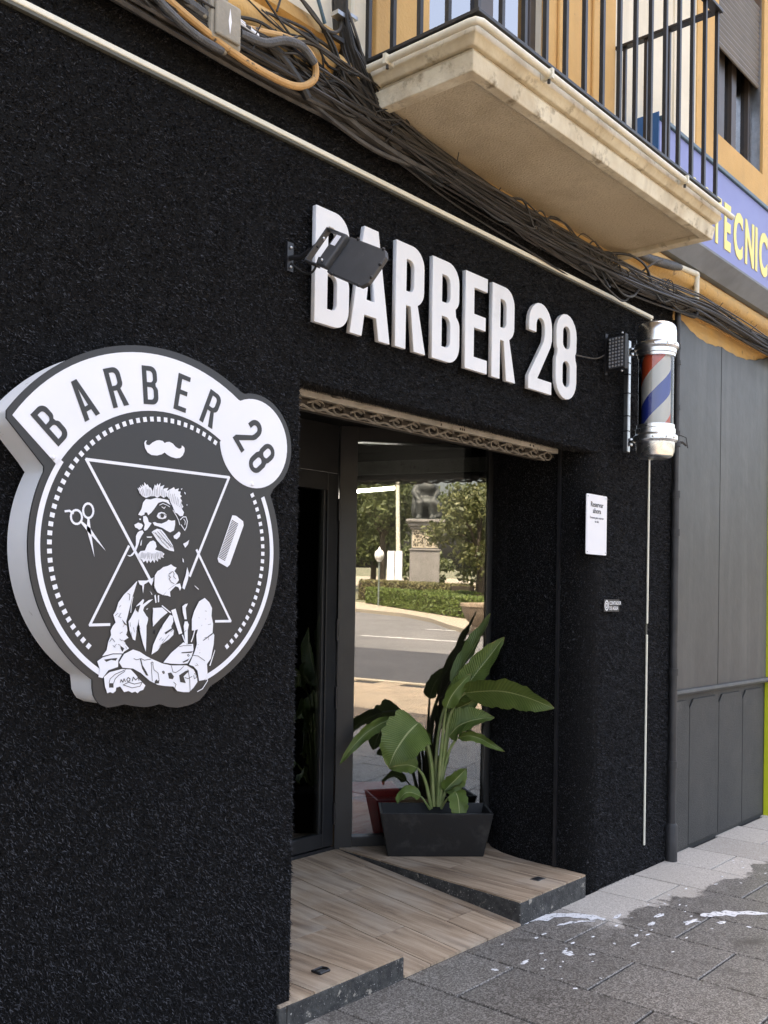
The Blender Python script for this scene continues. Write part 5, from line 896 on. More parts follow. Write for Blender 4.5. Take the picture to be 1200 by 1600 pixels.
# ------------------------------------------------------------------ barber pole
px, py = 4.712, -0.20
bpole = thing('barber_pole', 'chrome barber pole with red, white and blue stripes on the turf wall', 'barber pole')
top = [(0.0, 2.925), (0.060, 2.922), (0.085, 2.912), (0.098, 2.895), (0.101, 2.87), (0.101, 2.815), (0.108, 2.812), (0.1125, 2.805), (0.1125, 2.790), (0.106, 2.782), (0.101, 2.779), (0.101, 2.760), (0.096, 2.756), (0.096, 2.742), (0.0, 2.742)]
MB().lathe(top, (px, py, 0), 48).build('cap', 'chrome', bpole, smooth=True)
bot = [(0.0, 2.392), (0.096, 2.392), (0.096, 2.374), (0.101, 2.370), (0.101, 2.345), (0.106, 2.340), (0.1125, 2.333), (0.1125, 2.312), (0.106, 2.305), (0.098, 2.300), (0.096, 2.255), (0.088, 2.232), (0.07, 2.222), (0.0, 2.220)]
MB().lathe(bot, (px, py, 0), 48).build('base', 'chrome', bpole, smooth=True)
M['stripes'] = stripe_mat()
core = MB().lathe([(0.074, -0.175), (0.074, 0.175)], (0, 0, 0), 40).build('striped_core', 'stripes', bpole, smooth=True); core.location = (px, py, 2.567)
gl = MB()
n_ = 48
for z in (2.393, 2.741): pass
gl.v = [(px+0.090*math.cos(2*math.pi*j/n_), py+0.090*math.sin(2*math.pi*j/n_), z) for z in (2.390, 2.744) for j in range(n_)]
gl.f = [(j, (j+1) % n_, n_+(j+1) % n_, n_+j) for j in range(n_)]
gl.build('glass_tube', 'tube_glass', bpole, smooth=True)
MB().box(4.712, 4.740, -0.045, -0.018, 2.27, 2.86).build('wall_bar', 'alu', bpole, bevel=0.003)
for z in (2.800, 2.322):
    MB().tube([(4.728, -0.03, z), (px, py+0.10, z)], 0.010, 8).build('bracket_arm', 'chrome', bpole, smooth=True)
    MB().box(4.716, 4.742, -0.060, -0.046, z-0.02, z+0.02).build('bracket_nut', 'alu', bpole, bevel=0.003)
for z in (2.38, 2.46, 2.58, 2.68, 2.74): MB().box(4.709, 4.743, -0.0465, -0.016, z-0.002, z+0.003).build('tie', 'ink', bpole)
for a in (200, 235, 260): MB().ball((px+0.113*math.cos(R(a)), py+0.113*math.sin(R(a)), 2.797), 0.006, n=8, m=5).build('bolt', 'chrome', bpole, smooth=True); MB().ball((px+0.113*math.cos(R(a)), py+0.113*math.sin(R(a)), 2.32), 0.006, n=8, m=5).build('bolt', 'chrome', bpole, smooth=True)

# ------------------------------------------------------------------ plates on the turf
po = thing('booking_plate', 'white booking plate with small print on the turf beside the entrance', 'plate')
def rrect(x0, x1, z0, z1, r, n=4): return arc(x1-r, z0+r, r, r, -90, 0, n) + arc(x1-r, z1-r, r, r, 0, 90, n) + arc(x0+r, z1-r, r, r, 90, 180, n) + arc(x0+r, z0+r, r, r, 180, 270, n)
flat('plate', [rrect(4.333, 4.543, 1.717, 2.020, 0.008)], -0.016, 0.004, 'poster', po)
for s, z, sz, mt in (('Reservar', 1.958, 0.036, 'ink'), ('ahora', 1.926, 0.036, 'ink'), ('Escanea para reservar', 1.898, 0.016, 'ink_grey'), ('tu cita', 1.879, 0.016, 'ink_grey')):
    o = link('print', text_mesh('print', s, sz, mt, 0.0006, 0.0004, 'CENTER'), po); o.matrix_world = Matrix.Translation((4.438, -0.0206, z)) @ FACE
for x, z in ((4.345, 2.008), (4.531, 2.008), (4.345, 1.729), (4.531, 1.729)): MB().ball((x, -0.021, z), 0.003, n=6, m=4).build('screw', 'alu', po)
wt = thing('water_meter_label', 'tiny water meter label with white lettering low on the turf', 'label')
MB().box(4.530, 4.694, -0.018, -0.014, 1.428, 1.492).build('plate', 'ink', wt)
for s, z in (('CONTADOR', 1.464), ('DE AGUA', 1.437)):
    o = link('print', text_mesh('print', s, 0.026, 'white_plastic', 0.0006, 0.0006, 'LEFT', 0.85), wt); o.matrix_world = Matrix.Translation((4.585, -0.0186, z)) @ FACE
em = MB(); rp2 = [(4.556+0.019*math.cos(R(t)), 1.460+0.024*math.sin(R(t))) for t in range(0, 361, 20)]; stroke(em, rp2, 0.0035, -0.0192)
stroke(em, [(4.556+0.008*math.cos(R(t)), 1.460+0.012*math.sin(R(t))) for t in range(0, 361, 30)], 0.003, -0.0192); em.build('emblem', 'white_plastic', wt)

# ------------------------------------------------------------------ downpipe at the end of the turf
dp = thing('downpipe', 'dark grey pipe running down between the turf wall and the grey panels', 'pipe')
DPX, DPY = 5.335, -0.032
MB().tube([(DPX, DPY, 2.10), (DPX, DPY, 3.10), (DPX, DPY, 3.16)], 0.017, 10).build('upper_pipe', 'dark_pipe', dp, smooth=True)
MB().tube([(DPX, DPY, 0.16), (DPX, DPY, 2.10)], 0.023, 12).build('lower_pipe', 'dark_pipe', dp, smooth=True)
MB().lathe([(0.0, 0.0), (0.034, 0.0), (0.034, 0.20), (0.026, 0.215), (0.0, 0.215)], (DPX, DPY, 0.0), 14).build('shoe', 'dark_pipe', dp, smooth=True)
for z in (2.10, 1.88, 0.55, 1.08): MB().lathe([(0, -0.02), (0.028, -0.02), (0.028, 0.02), (0, 0.02)], (DPX, DPY, z), 14).build('collar', 'dark_pipe', dp, smooth=True)
for z in (2.95, 2.86, 2.60): MB().lathe([(0, -0.012), (0.021, -0.012), (0.021, 0.012), (0, 0.012)], (DPX, DPY, z), 12).build('clamp', 'dark_pipe', dp, smooth=True)
MB().tube(bez([(DPX, DPY, 3.15), (DPX+0.02, DPY, 3.165), (DPX+0.10, DPY-0.01, 3.165), (5.505, DPY-0.02, 3.165), (5.525, DPY-0.025, 3.18), (5.528, DPY-0.025, 3.24)], 6), 0.015, 10).build('bend', 'dark_pipe', dp, smooth=True)
vl = MB().lathe([(0, -0.045), (0.024, -0.045), (0.024, -0.02), (0.018, -0.015), (0.018, 0.015), (0.024, 0.02), (0.024, 0.045), (0, 0.045)], (DPX, DPY, 2.42), 10).build('valve', 'dark_pipe', dp, smooth=True)
MB().tube([(DPX, DPY, 2.40), (DPX+0.02, DPY-0.03, 2.40), (DPX+0.045, DPY-0.04, 2.385)], 0.007, 6).tube([(DPX+0.01, DPY-0.02, 2.44), (DPX+0.04, DPY-0.04, 2.43), (DPX+0.055, DPY-0.045, 2.37)], 0.003, 6).build('lever', 'dark_pipe', vl)
MB().box(5.335+0.03, 5.375, -0.01, 0.02, 0.0, 3.12).build('cover_strip', 'panel', dp)
cp = thing('cream_pipe', 'short cream pipe dropping from the cornice beside the blue sign', 'pipe')
MB().tube([(5.528, DPY-0.025, 3.225), (5.528, DPY-0.025, 3.40)], 0.0165, 10).build('pipe', 'pipe_cream', cp, smooth=True)
MB().tube(bez([(5.528, DPY-0.025, 3.39), (5.528, DPY-0.025, 3.415), (5.50, DPY-0.025, 3.415), (5.30, DPY-0.02, 3.40)], 5), 0.0175, 10).build('elbow', 'pipe_cream', cp, smooth=True)
MB().tube([(5.31, DPY-0.02, 3.40), (5.22, DPY-0.02, 3.385), (4.95, DPY-0.015, 3.35), (4.72, DPY-0.01, 3.345)], [0.018, 0.026, 0.025, 0.015], 10).build('wrapped_section', 'conduit', cp, smooth=True)

# ------------------------------------------------------------------ neighbouring shop front
nb_ = thing('neighbouring_building', 'neighbouring grey panelled shop front with orange storey above', 'building')
npx = [5.40, 6.055, 6.86]
MB().box(5.37, 20, 0.02, 0.35, -0.01, 3.25).build('wall', 'panel_low', nb_)
def top_at(x): return 3.18 if x < 5.45 else (3.09 if x < 6.1 else 3.19)
for i, (a, b, za, zb) in enumerate(((5.395, 6.052, 3.16, 3.10), (6.060, 6.90, 3.10, 3.20))):
    MB().prism([(a, 0.965), (b, 0.965)] + [(b+(a-b)*k/14, zb+(za-zb)*k/14 - 0.045*math.sin(math.pi*k/14) + 0.004*math.sin(k*2.3+i)) for k in range(15)], 0.0, 0.018, 'y').build('panel', 'panel', nb_, bevel=0.002)
MB().prism([(-0.012, 0.93), (-0.026, 0.945), (-0.022, 0.962), (0.018, 0.968), (0.018, 0.93)], 5.39, 6.93, 'x').build('dado_rail', 'panel', nb_, bevel=0.002)
for a, b in ((5.40, 5.659), (5.666, 6.104), (6.111, 6.504), (6.511, 6.89)):
    c_ = 0.05
    MB().prism([(a, 0.02), (b, 0.02), (b, 0.925-c_-0.03), (b-c_, 0.895), (a+c_, 0.895), (a, 0.925-c_-0.03)], 0.010, 0.02, 'y').build('plinth_panel', 'panel_low', nb_, bevel=0.003)
MB().box(6.93, 7.10, -0.02, 0.02, -0.005, 3.22).build('door_jamb', 'yellow', nb_, bevel=0.003)
MB().box(7.10, 12, 0.0, 0.02, -0.005, 3.22).build('wall_panel', 'panel', nb_)
MB().prism(cprof, 5.36, 20, 'x').build('cornice', 'cornice', nb_, smooth=True)
MB().box(5.36, 20, 0.012, 0.03, 3.08, TOP+0.05).build('plaster_band', 'cornice', nb_)
uw = MB(); WX0, WX1, WZ0, WZ1 = 5.975, 6.76, 4.44, 5.75
uw.box(5.66, WX0, 0.012, 0.4, 3.5, 9.0); uw.box(WX1, 20, 0.012, 0.4, 3.5, 9.0); uw.box(WX0, WX1, 0.012, 0.4, 3.5, WZ0); uw.box(WX0, WX1, 0.012, 0.4, WZ1, 9.0)
uw.build('upper_wall', 'orange', nb_)
MB().box(5.36, 5.66, 0.02, 0.4, 3.5, 9.0).build('cream_pier', 'cream', nb_)
wf = MB()
for a, b in ((WX0, WX0+0.05), (6.20, 6.30), (6.42, 6.50), (WX1-0.045, WX1)): wf.box(a, b, 0.10, 0.16, WZ0, WZ1)
wf.box(WX0, WX1, 0.102, 0.158, WZ0, WZ0+0.05); wfo = wf.build('window', 'brown_frame', nb_, bevel=0.003)
MB().box(WX0+0.05, 6.20, 0.128, 0.134, WZ0+0.05, WZ1).build('pane', 'upper_glass', wfo); MB().box(6.50, WX1-0.045, 0.128, 0.134, WZ0+0.05, WZ1).build('pane', 'upper_glass', wfo); MB().box(6.30, 6.42, 0.128, 0.134, WZ0+0.05, WZ1).build('pane', 'upper_glass', wfo)
MB().box(WX0, WX1, 0.35, 0.39, WZ0, WZ1).build('curtain', 'interior', wfo)
for k in range(15): MB().prism([(0.045, 0.0), (0.038, 0.018), (0.045, 0.036), (0.055, 0.036), (0.055, 0.0)], WX0+0.005, WX1-0.005, 'x', Matrix.Translation((0, 0, 5.045+0.038*k))).build('shutter_slat', 'roller', wfo)
[MB().box(q, q+0.012, 0.03, 0.099, WZ0, WZ1).build('shutter_track', 'alu', wfo) for q in (WX0, WX1-0.012)]

# blue shop sign
bs_ = thing('shop_sign', 'long periwinkle blue shop sign with yellow lettering behind the balcony railing', 'sign')
MB().box(4.868, 9.5, -0.128, 0.01, 3.540, 4.060).build('board', 'blue_sign', bs_, bevel=0.003)
MB().box(4.860, 4.8675, -0.126, 0.011, 3.540, 4.105).build('end_panel', 'blue_unlit', bs_)
MB().box(4.870, 9.5, -0.142, 0.011, 4.0605, 4.085).build('top_trim', 'teal', bs_, bevel=0.004)
MB().prism([(-0.150, 3.538), (-0.148, 3.526), (-0.06, 3.445), (-0.02, 3.445), (-0.02, 3.538)], 4.870, 9.5, 'x').build('flashing', 'sign_hood', bs_)
LT = 'PROOTECNICA'; xl = {0: 4.90, 1: 5.06, 2: 5.23, 3: 5.40, 4: 5.572, 5: 5.742, 6: 5.895, 7: 6.075, 8: 6.246, 9: 6.322, 10: 6.50}
for i, ch in enumerate(LT):
    o = link('letter', text_mesh('letter', ch, 0.375, 'sign_yellow', 0.004, 0.013, 'LEFT', 0.56), bs_); o.matrix_world = Matrix.Translation((xl[i], -0.1285, 3.628)) @ FACE

# ------------------------------------------------------------------ cables
def cable_run(parent, path, n, spread, rmin, rmax, seed, mats, name='cable'):
    rg = random.Random(seed); P0 = bez(path, 6); k = len(P0)
    for c in range(n):
        oy, oz = rg.gauss(0, spread[0]), rg.gauss(0, spread[1]); ph, fq, am = rg.uniform(0, 6.28), rg.uniform(0.8, 4.2), rg.uniform(0.2, 1.1)
        r = rg.uniform(rmin, rmax); pts = []
        for i, p in enumerate(P0):
            t = i/(k-1); s_ = math.sin(ph + fq*6.28*t)*am; s2 = math.cos(ph*1.7 + fq*4.1*t)*am
            pts.append(Vector((p.x, min(p.y + oy + spread[0]*s_, -r), p.z + oz + spread[1]*s2)))
        MB().tube(pts, r, 5, False).build(name, rg.choice(mats), parent, smooth=True)
CB = ['cable', 'cable', 'cable', 'cable_grey']
main = thing('cable_bundle', 'thick bundle of black cables strapped along the wall under the balcony', 'cables')
cable_run(main, [(0.2, -0.04, 3.30), (1.0, -0.045, 3.255), (1.72, -0.05, 3.232), (2.33, -0.05, 3.220), (2.88, -0.055, 3.205), (3.39, -0.06, 3.180), (3.9, -0.055, 3.165), (4.35, -0.055, 3.160), (4.82, -0.06, 3.165), (5.3, -0.065, 3.195), (5.66, -0.06, 3.225), (6.2, -0.06, 3.225), (6.73, -0.06, 3.215), (8.5, -0.06, 3.24)], 52, (0.018, 0.026), 0.0028, 0.0068, 5, CB)
cable_run(main, [(2.46, -0.05, 3.34), (2.72, -0.055, 3.262), (3.0, -0.06, 3.205), (3.39, -0.06, 3.175), (3.9, -0.055, 3.160), (4.35, -0.055, 3.150)], 24, (0.016, 0.024), 0.0035, 0.008, 15, CB)
for pth, r, mt in (([(2.22, -0.06, 3.24), (2.45, -0.07, 3.20), (2.62, -0.075, 3.165), (2.85, -0.075, 3.150), (3.05, -0.07, 3.165)], 0.014, 'cable_grey'),
                   ([(2.30, -0.06, 3.19), (2.48, -0.07, 3.145), (2.65, -0.075, 3.125), (2.83, -0.07, 3.14), (2.95, -0.06, 3.17)], 0.009, 'cable_grey'),
                   ([(4.3, -0.06, 3.17), (4.42, -0.09, 3.10), (4.52, -0.10, 3.05), (4.66, -0.09, 3.07), (4.78, -0.07, 3.15)], 0.006, 'cable'),
                   ([(4.15, -0.06, 3.16), (4.24, -0.10, 3.08), (4.36, -0.10, 3.04), (4.55, -0.09, 3.02), (4.72, -0.05, 3.10)], 0.005, 'cable'),
                   ([(4.32, -0.07, 3.15), (4.38, -0.10, 3.05), (4.44, -0.07, 3.10), (4.38, -0.06, 3.16)], 0.005, 'cable'),
                   ([(4.42, -0.05, 3.24), (4.62, -0.09, 3.275), (4.80, -0.09, 3.265), (4.92, -0.07, 3.20)], 0.007, 'cable'),
                   ([(4.80, -0.07, 3.24), (4.86, -0.10, 3.29), (4.94, -0.12, 3.33)], 0.006, 'cable_grey'),
                   ([(3.75, -0.06, 3.21), (3.95, -0.08, 3.255), (4.12, -0.07, 3.225), (4.2, -0.06, 3.19)], 0.004, 'cable'),
                   ([(3.2, -0.06, 3.16), (3.42, -0.08, 3.105), (3.6, -0.06, 3.14)], 0.004, 'cable')):
    MB().tube(bez(pth, 7), r, 6, False).build('loose_cable', mt, main, smooth=True)
cable_run(main, [(0.2, -0.04, 3.265), (1.0, -0.045, 3.225), (1.72, -0.05, 3.198), (2.1, -0.05, 3.200), (2.45, -0.055, 3.205), (2.8, -0.06, 3.200)], 16, (0.012, 0.012), 0.005, 0.011, 25, CB)
rg = random.Random(12)
for k in range(30):
    x0_ = rg.uniform(1.45, 2.3); z0_ = rg.uniform(3.24, 3.42); pth = [(x0_, -0.05, z0_)]
    for q in range(3): pth.append((pth[-1][0]+rg.uniform(0.06, 0.20), -rg.uniform(0.04, 0.10), max(pth[-1][2]+rg.uniform(-0.11, 0.04), 3.19)))
    MB().tube(bez(pth, 6), rg.uniform(0.003, 0.007), 6, False).build('loose_cable', rg.choice(CB), main, smooth=True)
for k in range(26):
    x0_ = rg.uniform(3.3, 5.2); pth = [(x0_, -0.06, 3.19+rg.uniform(-.03, .04))]
    for q in range(3): pth.append((pth[-1][0]+rg.uniform(0.03, 0.16), -rg.uniform(0.06, 0.11), pth[0][2]+rg.uniform(-0.07, 0.05)))
    MB().tube(bez(pth, 6), rg.uniform(0.0025, 0.005), 6, False).build('loose_cable', rg.choice(CB), main, smooth=True)
rg = random.Random(3)
for x, z in ((1.35, 3.28), (2.05, 3.25), (2.72, 3.215), (3.12, 3.192), (3.40, 3.178), (3.75, 3.168), (4.2, 3.160), (4.6, 3.160), (5.0, 3.176), (5.75, 3.226), (5.98, 3.226), (6.3, 3.224), (6.6, 3.218)):
    pts = [(x+0.012*math.sin(R(a)), -0.055+0.040*math.cos(R(a)), z+0.044*math.sin(R(a))) for a in range(0, 361, 30)]
    MB().tube(pts, 0.0028, 5).tube([(x, -0.09, z+0.02), (x+rg.uniform(-.02, .05), -0.12, z+rg.uniform(0.03, 0.08))], 0.0022, 5).build('cable_tie', 'ink', main)
drop = thing('cable_bundle', 'bundle of black cables dropping down the cream wall beside the balcony', 'cables')
cable_run(drop, [(2.49, -0.035, 4.4), (2.488, -0.035, 3.9), (2.492, -0.035, 3.62), (2.515, -0.04, 3.50), (2.58, -0.05, 3.40), (2.67, -0.055, 3.30), (2.80, -0.06, 3.225), (3.05, -0.062, 3.19)], 50, (0.016, 0.024), 0.0030, 0.0062, 8, CB)
for pth, r, mt in (([(2.20, -0.07, 3.55), (2.30, -0.08, 3.475), (2.40, -0.07, 3.455), (2.48, -0.05, 3.50), (2.50, -0.04, 3.56)], 0.006, 'cable_grey'), ([(2.10, -0.03, 3.62), (2.22, -0.05, 3.545), (2.36, -0.06, 3.48), (2.46, -0.06, 3.38), (2.55, -0.06, 3.30)], 0.007, 'cable'),
                   ([(2.12, -0.03, 3.60), (2.26, -0.06, 3.52), (2.42, -0.07, 3.43), (2.50, -0.07, 3.30)], 0.006, 'cable'), ([(1.98, -0.08, 3.50), (2.18, -0.09, 3.36), (2.38, -0.10, 3.25), (2.56, -0.08, 3.18)], 0.004, 'cable'),
                   ([(2.10, -0.10, 3.255), (2.22, -0.11, 3.34)], 0.004, 'cable'), ([(2.35, -0.04, 3.62), (2.38, -0.05, 3.54), (2.405, -0.05, 3.49)], 0.007, 'teal'),
                   ([(2.58, -0.05, 3.23), (2.72, -0.12, 3.30)], 0.003, 'cable'), ([(2.62, -0.05, 3.26), (2.66, -0.10, 3.235), (2.73, -0.13, 3.25)], 0.003, 'cable'), ([(2.18, -0.05, 3.62), (2.19, -0.06, 3.5), (2.17, -0.06, 3.42)], 0.004, 'cable')):
    MB().tube(bez(pth, 7), r, 6, False).build('loose_cable', mt, drop, smooth=True)
MB().box(2.455, 2.525, -0.065, -0.03, 3.545, 3.56).build('cable_tie', 'alu', drop); MB().box(2.40, 2.50, -0.055, -0.04, 3.46, 3.475).build('cable_tie', 'ink', drop)
wpipe = thing('white_conduit', 'narrow white conduit on the cream wall beside the dropping cables', 'conduit')
MB().tube([(2.60, 0.01, 3.44), (2.60, 0.01, 4.6)], 0.013, 8).build('pipe', 'pipe_cream', wpipe, smooth=True)
for z in (3.62, 3.52): MB().box(2.580, 2.620, -0.008, 0.03, z-0.006, z+0.006).build('clip', 'alu', wpipe)
jb = thing('junction_box', 'weathered grey junction box among the cables at the top of the wall', 'junction box')
MB().box(1.862, 1.985, -0.105, -0.03, 3.185, 3.325).build('body', 'jbox', jb, bevel=0.010)
MB().box(1.874, 1.973, -0.116, -0.1052, 3.198, 3.312).build('lid', 'jbox', jb, bevel=0.006)
MB().prism([(1.928, 3.215), (1.934, 3.255), (1.928, 3.295), (1.922, 3.255)], -0.1168, -0.1162, 'y').build('mark', 'poster', jb)
for x, z in ((1.85, 3.25), (1.93, 3.175), (1.93, 3.335)): MB().ball((x, -0.085, z), 0.012, n=8, m=6).build('lug', 'jbox', jb, smooth=True)
gd = MB(); gd.lathe([(0, 0), (0.020, 0), (0.020, 0.03), (0.016, 0.032), (0.016, 0.05), (0.022, 0.052), (0.022, 0.085), (0, 0.085)], (0, 0, 0), 8, Matrix.Rotation(R(100), 4, 'Y')); g_ = gd.build('gland', 'white_plastic', jb); g_.location = (1.985, -0.07, 3.295)
cdx = thing('conduit_run', 'grey and orange painted conduits curling round the junction box', 'conduit')
MB().tube(bez([(1.10, -0.05, 3.40), (1.5, -0.07, 3.315), (1.70, -0.085, 3.24), (1.95, -0.095, 3.18), (2.14, -0.10, 3.168), (2.25, -0.10, 3.19), (2.315, -0.10, 3.25), (2.29, -0.10, 3.315), (2.20, -0.09, 3.33), (2.10, -0.08, 3.31), (1.99, -0.07, 3.285)], 7), 0.0120, 9).build('orange_conduit', 'conduit_orange', cdx, smooth=True)
MB().tube(bez([(1.99, -0.09, 3.255), (2.08, -0.10, 3.262), (2.16, -0.11, 3.30), (2.24, -0.11, 3.315), (2.30, -0.11, 3.285)], 7), 0.014, 9).build('grey_conduit', 'conduit', cdx, smooth=True)
MB().tube(bez([(1.2, -0.05, 3.42), (1.55, -0.07, 3.345), (1.70, -0.08, 3.285), (1.78, -0.085, 3.262), (1.86, -0.08, 3.255)], 7), [0.017]*29, 9).build('grey_conduit', 'conduit', cdx, smooth=True)
MB().tube(bez([(1.2, -0.06, 3.36), (1.55, -0.08, 3.275), (1.72, -0.10, 3.19), (1.82, -0.10, 3.165), (1.92, -0.09, 3.17)], 7), 0.012, 9).build('grey_conduit', 'conduit', cdx, smooth=True)
MB().tube(bez([(1.5, -0.06, 3.42), (1.75, -0.07, 3.36), (1.88, -0.06, 3.35)], 7), 0.017, 9).build('grey_conduit', 'conduit', cdx, smooth=True)
MB().tube(bez([(2.06, -0.07, 3.29), (2.16, -0.08, 3.27), (2.24, -0.09, 3.215), (2.29, -0.09, 3.17)], 7), 0.015, 9).build('black_conduit', 'cable', cdx, smooth=True)

# ------------------------------------------------------------------ plant and its pot
pot = thing('plant_pot', 'long tapered charcoal plastic planter on the entrance block', 'planter')
pu = Vector((0.695, -0.719, 0)); pb = Vector((0.719, 0.695, 0)); pc = Vector((4.187, 0.795, 0.1125))
PM = Matrix(((pu.x, pb.x, 0, pc.x), (pu.y, pb.y, 0, pc.y), (0, 0, 1, pc.z), (0, 0, 0, 1)))
def frus(w0, d0, w1, d1, z0, z1): return [PM @ Vector((sx*w, sy*d, z)) for (w, d, z) in ((w0/2, d0/2, z0), (w1/2, d1/2, z1)) for sx, sy in ((-1, -1), (1, -1), (1, 1), (-1, 1))]
o_ = frus(0.51, 0.185, 0.600, 0.275, 0.0, 0.238); i_ = frus(0.49, 0.165, 0.572, 0.247, 0.02, 0.238)
mb = MB(); mb.add(o_, [(3, 2, 1, 0)] + [(i, (i+1) % 4, 4+(i+1) % 4, 4+i) for i in range(4)]); mb.add(i_, [(0, 1, 2, 3)] + [((i+1) % 4, i, 4+i, 4+(i+1) % 4) for i in range(4)])
k0 = 0; mb.f += [(4+i, 4+(i+1) % 4, 12+(i+1) % 4, 12+i) for i in range(4)]
me = mb.mesh('shell', 'pot'); po_ = bpy.data.objects.new('shell', me); COL.objects.link(po_); po_.parent = pot
b_ = po_.modifiers.new('bevel', 'BEVEL'); b_.width = 0.004; b_.segments = 2
sl_ = frus(0.548, 0.222, 0.550, 0.224, 0.155, 0.165); MB().add(sl_, [(3, 2, 1, 0), (4, 5, 6, 7)] + [(i, (i+1) % 4, 4+(i+1) % 4, 4+i) for i in range(4)]).build('soil', 'soil', pot)
plant = thing('potted_plant', 'leafy green plant with large paddle leaves growing in the charcoal planter', 'plant')
plant['label'] = 'leafy green plant with large paddle-shaped leaves in the charcoal planter'
camd = Vector((-0.757, -0.653, 0.05)).normalized()
for li, (kind, pe, mi, hw_, tw, fold) in enumerate(PLANT_LEAVES):
    pp = bez(pe + mi[:1], 6); n = len(pp); r0 = 0.0085 if kind != 'small' else 0.0055
    MB().tube(pp, [r0*(1.25-0.6*i/(n-1)) for i in range(n)], 7).build('stalk', 'plant_stalk', plant, smooth=True)
    ml = bez(mi, 5); n = len(ml); m = MB(); W = 9; uvs = []
    for i, p in enumerate(ml):
        t = i/(n-1); tg = (ml[min(i+1, n-1)] - ml[max(i-1, 0)]).normalized()
        sd = tg.cross(camd).normalized(); sd = Matrix.Rotation(R(tw), 3, tg) @ sd; up_ = sd.cross(tg).normalized()
        if up_.dot(camd) < 0: up_ = -up_
        if kind == 'spear': wd_ = math.sin(math.pi*min(1, 0.08+t*0.92))**0.8
        else: wd_ = min(1, (t/0.16+0.02))**0.6 * (1-max(0, (t-0.35)/0.65)**2.2)
        wd_ = max(wd_, 0.03)*hw_
        for j in range(W):
            s_ = -1 + 2*j/(W-1); rag = 1 + 0.06*math.sin(t*31+li*3+s_) + (0.05*math.sin(t*57+li) if abs(s_) > 0.9 else 0)
            q = p + sd*(s_*wd_*rag) + up_*(fold*abs(s_)**1.3*wd_ + 0.006*math.sin(t*14+s_*3+li)*abs(s_))
            m.v.append(tuple(q)); uvs.append((t, s_))
    for i in range(n-1):
        for j in range(W-1): m.f.append((i*W+j, i*W+j+1, (i+1)*W+j+1, (i+1)*W+j))
    me = m.mesh('leaf', 'plant_leaf'); ul = me.uv_layers.new(name='UVMap')
    for lp in me.loops: ul.data[lp.index].uv = uvs[lp.vertex_index]
    me.polygons.foreach_set('use_smooth', [True]*len(me.polygons))
    o = bpy.data.objects.new('leaf', me); COL.objects.link(o); o.parent = plant
tagm = MB().box(-0.02, 0.02, -0.003, 0.003, 0, 0.03, PM @ Matrix.Translation((0.13, 0.02, 0.20)) @ Matrix.Rotation(R(60), 4, 'Y')).build('plant_tag', 'poster'); tag(tagm, 'small white tag lying in the charcoal planter', 'tag')

# ------------------------------------------------------------------ things inside the shop
gw = MB(); prof = []
for i, (z, w_, d_) in enumerate(((1.15, 0.06, 0.03), (1.10, 0.15, 0.05), (0.95, 0.17, 0.06), (0.75, 0.20, 0.07), (0.50, 0.23, 0.08))):
    for j in range(16):
        a = 2*math.pi*j/16; gw.v.append((4.16+w_*math.cos(a)*(1+0.06*math.sin(5*a)), 1.85+d_*math.sin(a), z))
for i in range(4):
    for j in range(16): gw.f.append((i*16+j, i*16+(j+1) % 16, (i+1)*16+(j+1) % 16, (i+1)*16+j))
tag(gw.build('hanging_gown', 'gown', None, smooth=True), 'pale blue gown hanging inside behind the glass door', 'gown')
cb = thing('cabinet', 'low white cabinet inside behind the glass door', 'cabinet'); MB().box(4.30, 4.62, 2.02, 2.40, 0.11, 0.47).build('carcass', 'cabinet', cb, bevel=0.004); MB().box(4.31, 4.61, 2.005, 2.019, 0.30, 0.46).build('door', 'cabinet', cb, bevel=0.003)
tl = thing('tube_light', 'lit white tube light inside the shop, seen through the window', 'lamp')
_e = bpy.data.materials.new('lit_tube'); _e.use_nodes = True; _e.node_tree.nodes['Principled BSDF'].inputs['Emission Color'].default_value = (1.0, 0.98, 0.94, 1); _e.node_tree.nodes['Principled BSDF'].inputs['Emission Strength'].default_value = 12.0; M['lit_tube'] = _e
TL0, TL1 = Vector((4.575, 2.273, 2.15)), Vector((4.539, 1.387, 2.15))
MB().tube([TL0, TL1], 0.011, 10).build('tube', 'lit_tube', tl, smooth=True)
for q in (TL0, TL1): MB().box(q.x-0.015, q.x+0.015, q.y-0.015, q.y+0.015, 2.13, 2.20).build('end_cap', 'white_plastic', tl)
rs = thing('red_bench', 'red bench standing inside behind the angled shop window', 'bench')
MB().box(0.06, 0.34, 0.07, 0.33, 0.36, 0.40, WM).build('seat', 'red', rs, bevel=0.008)
MB().box(0.07, 0.33, 0.075, 0.095, 0.112, 0.359, WM).build('front_panel', 'red', rs, bevel=0.004)
for q in (0.07, 0.31): MB().box(q, q+0.02, 0.096, 0.32, 0.112, 0.359, WM).build('side_panel', 'red', rs)

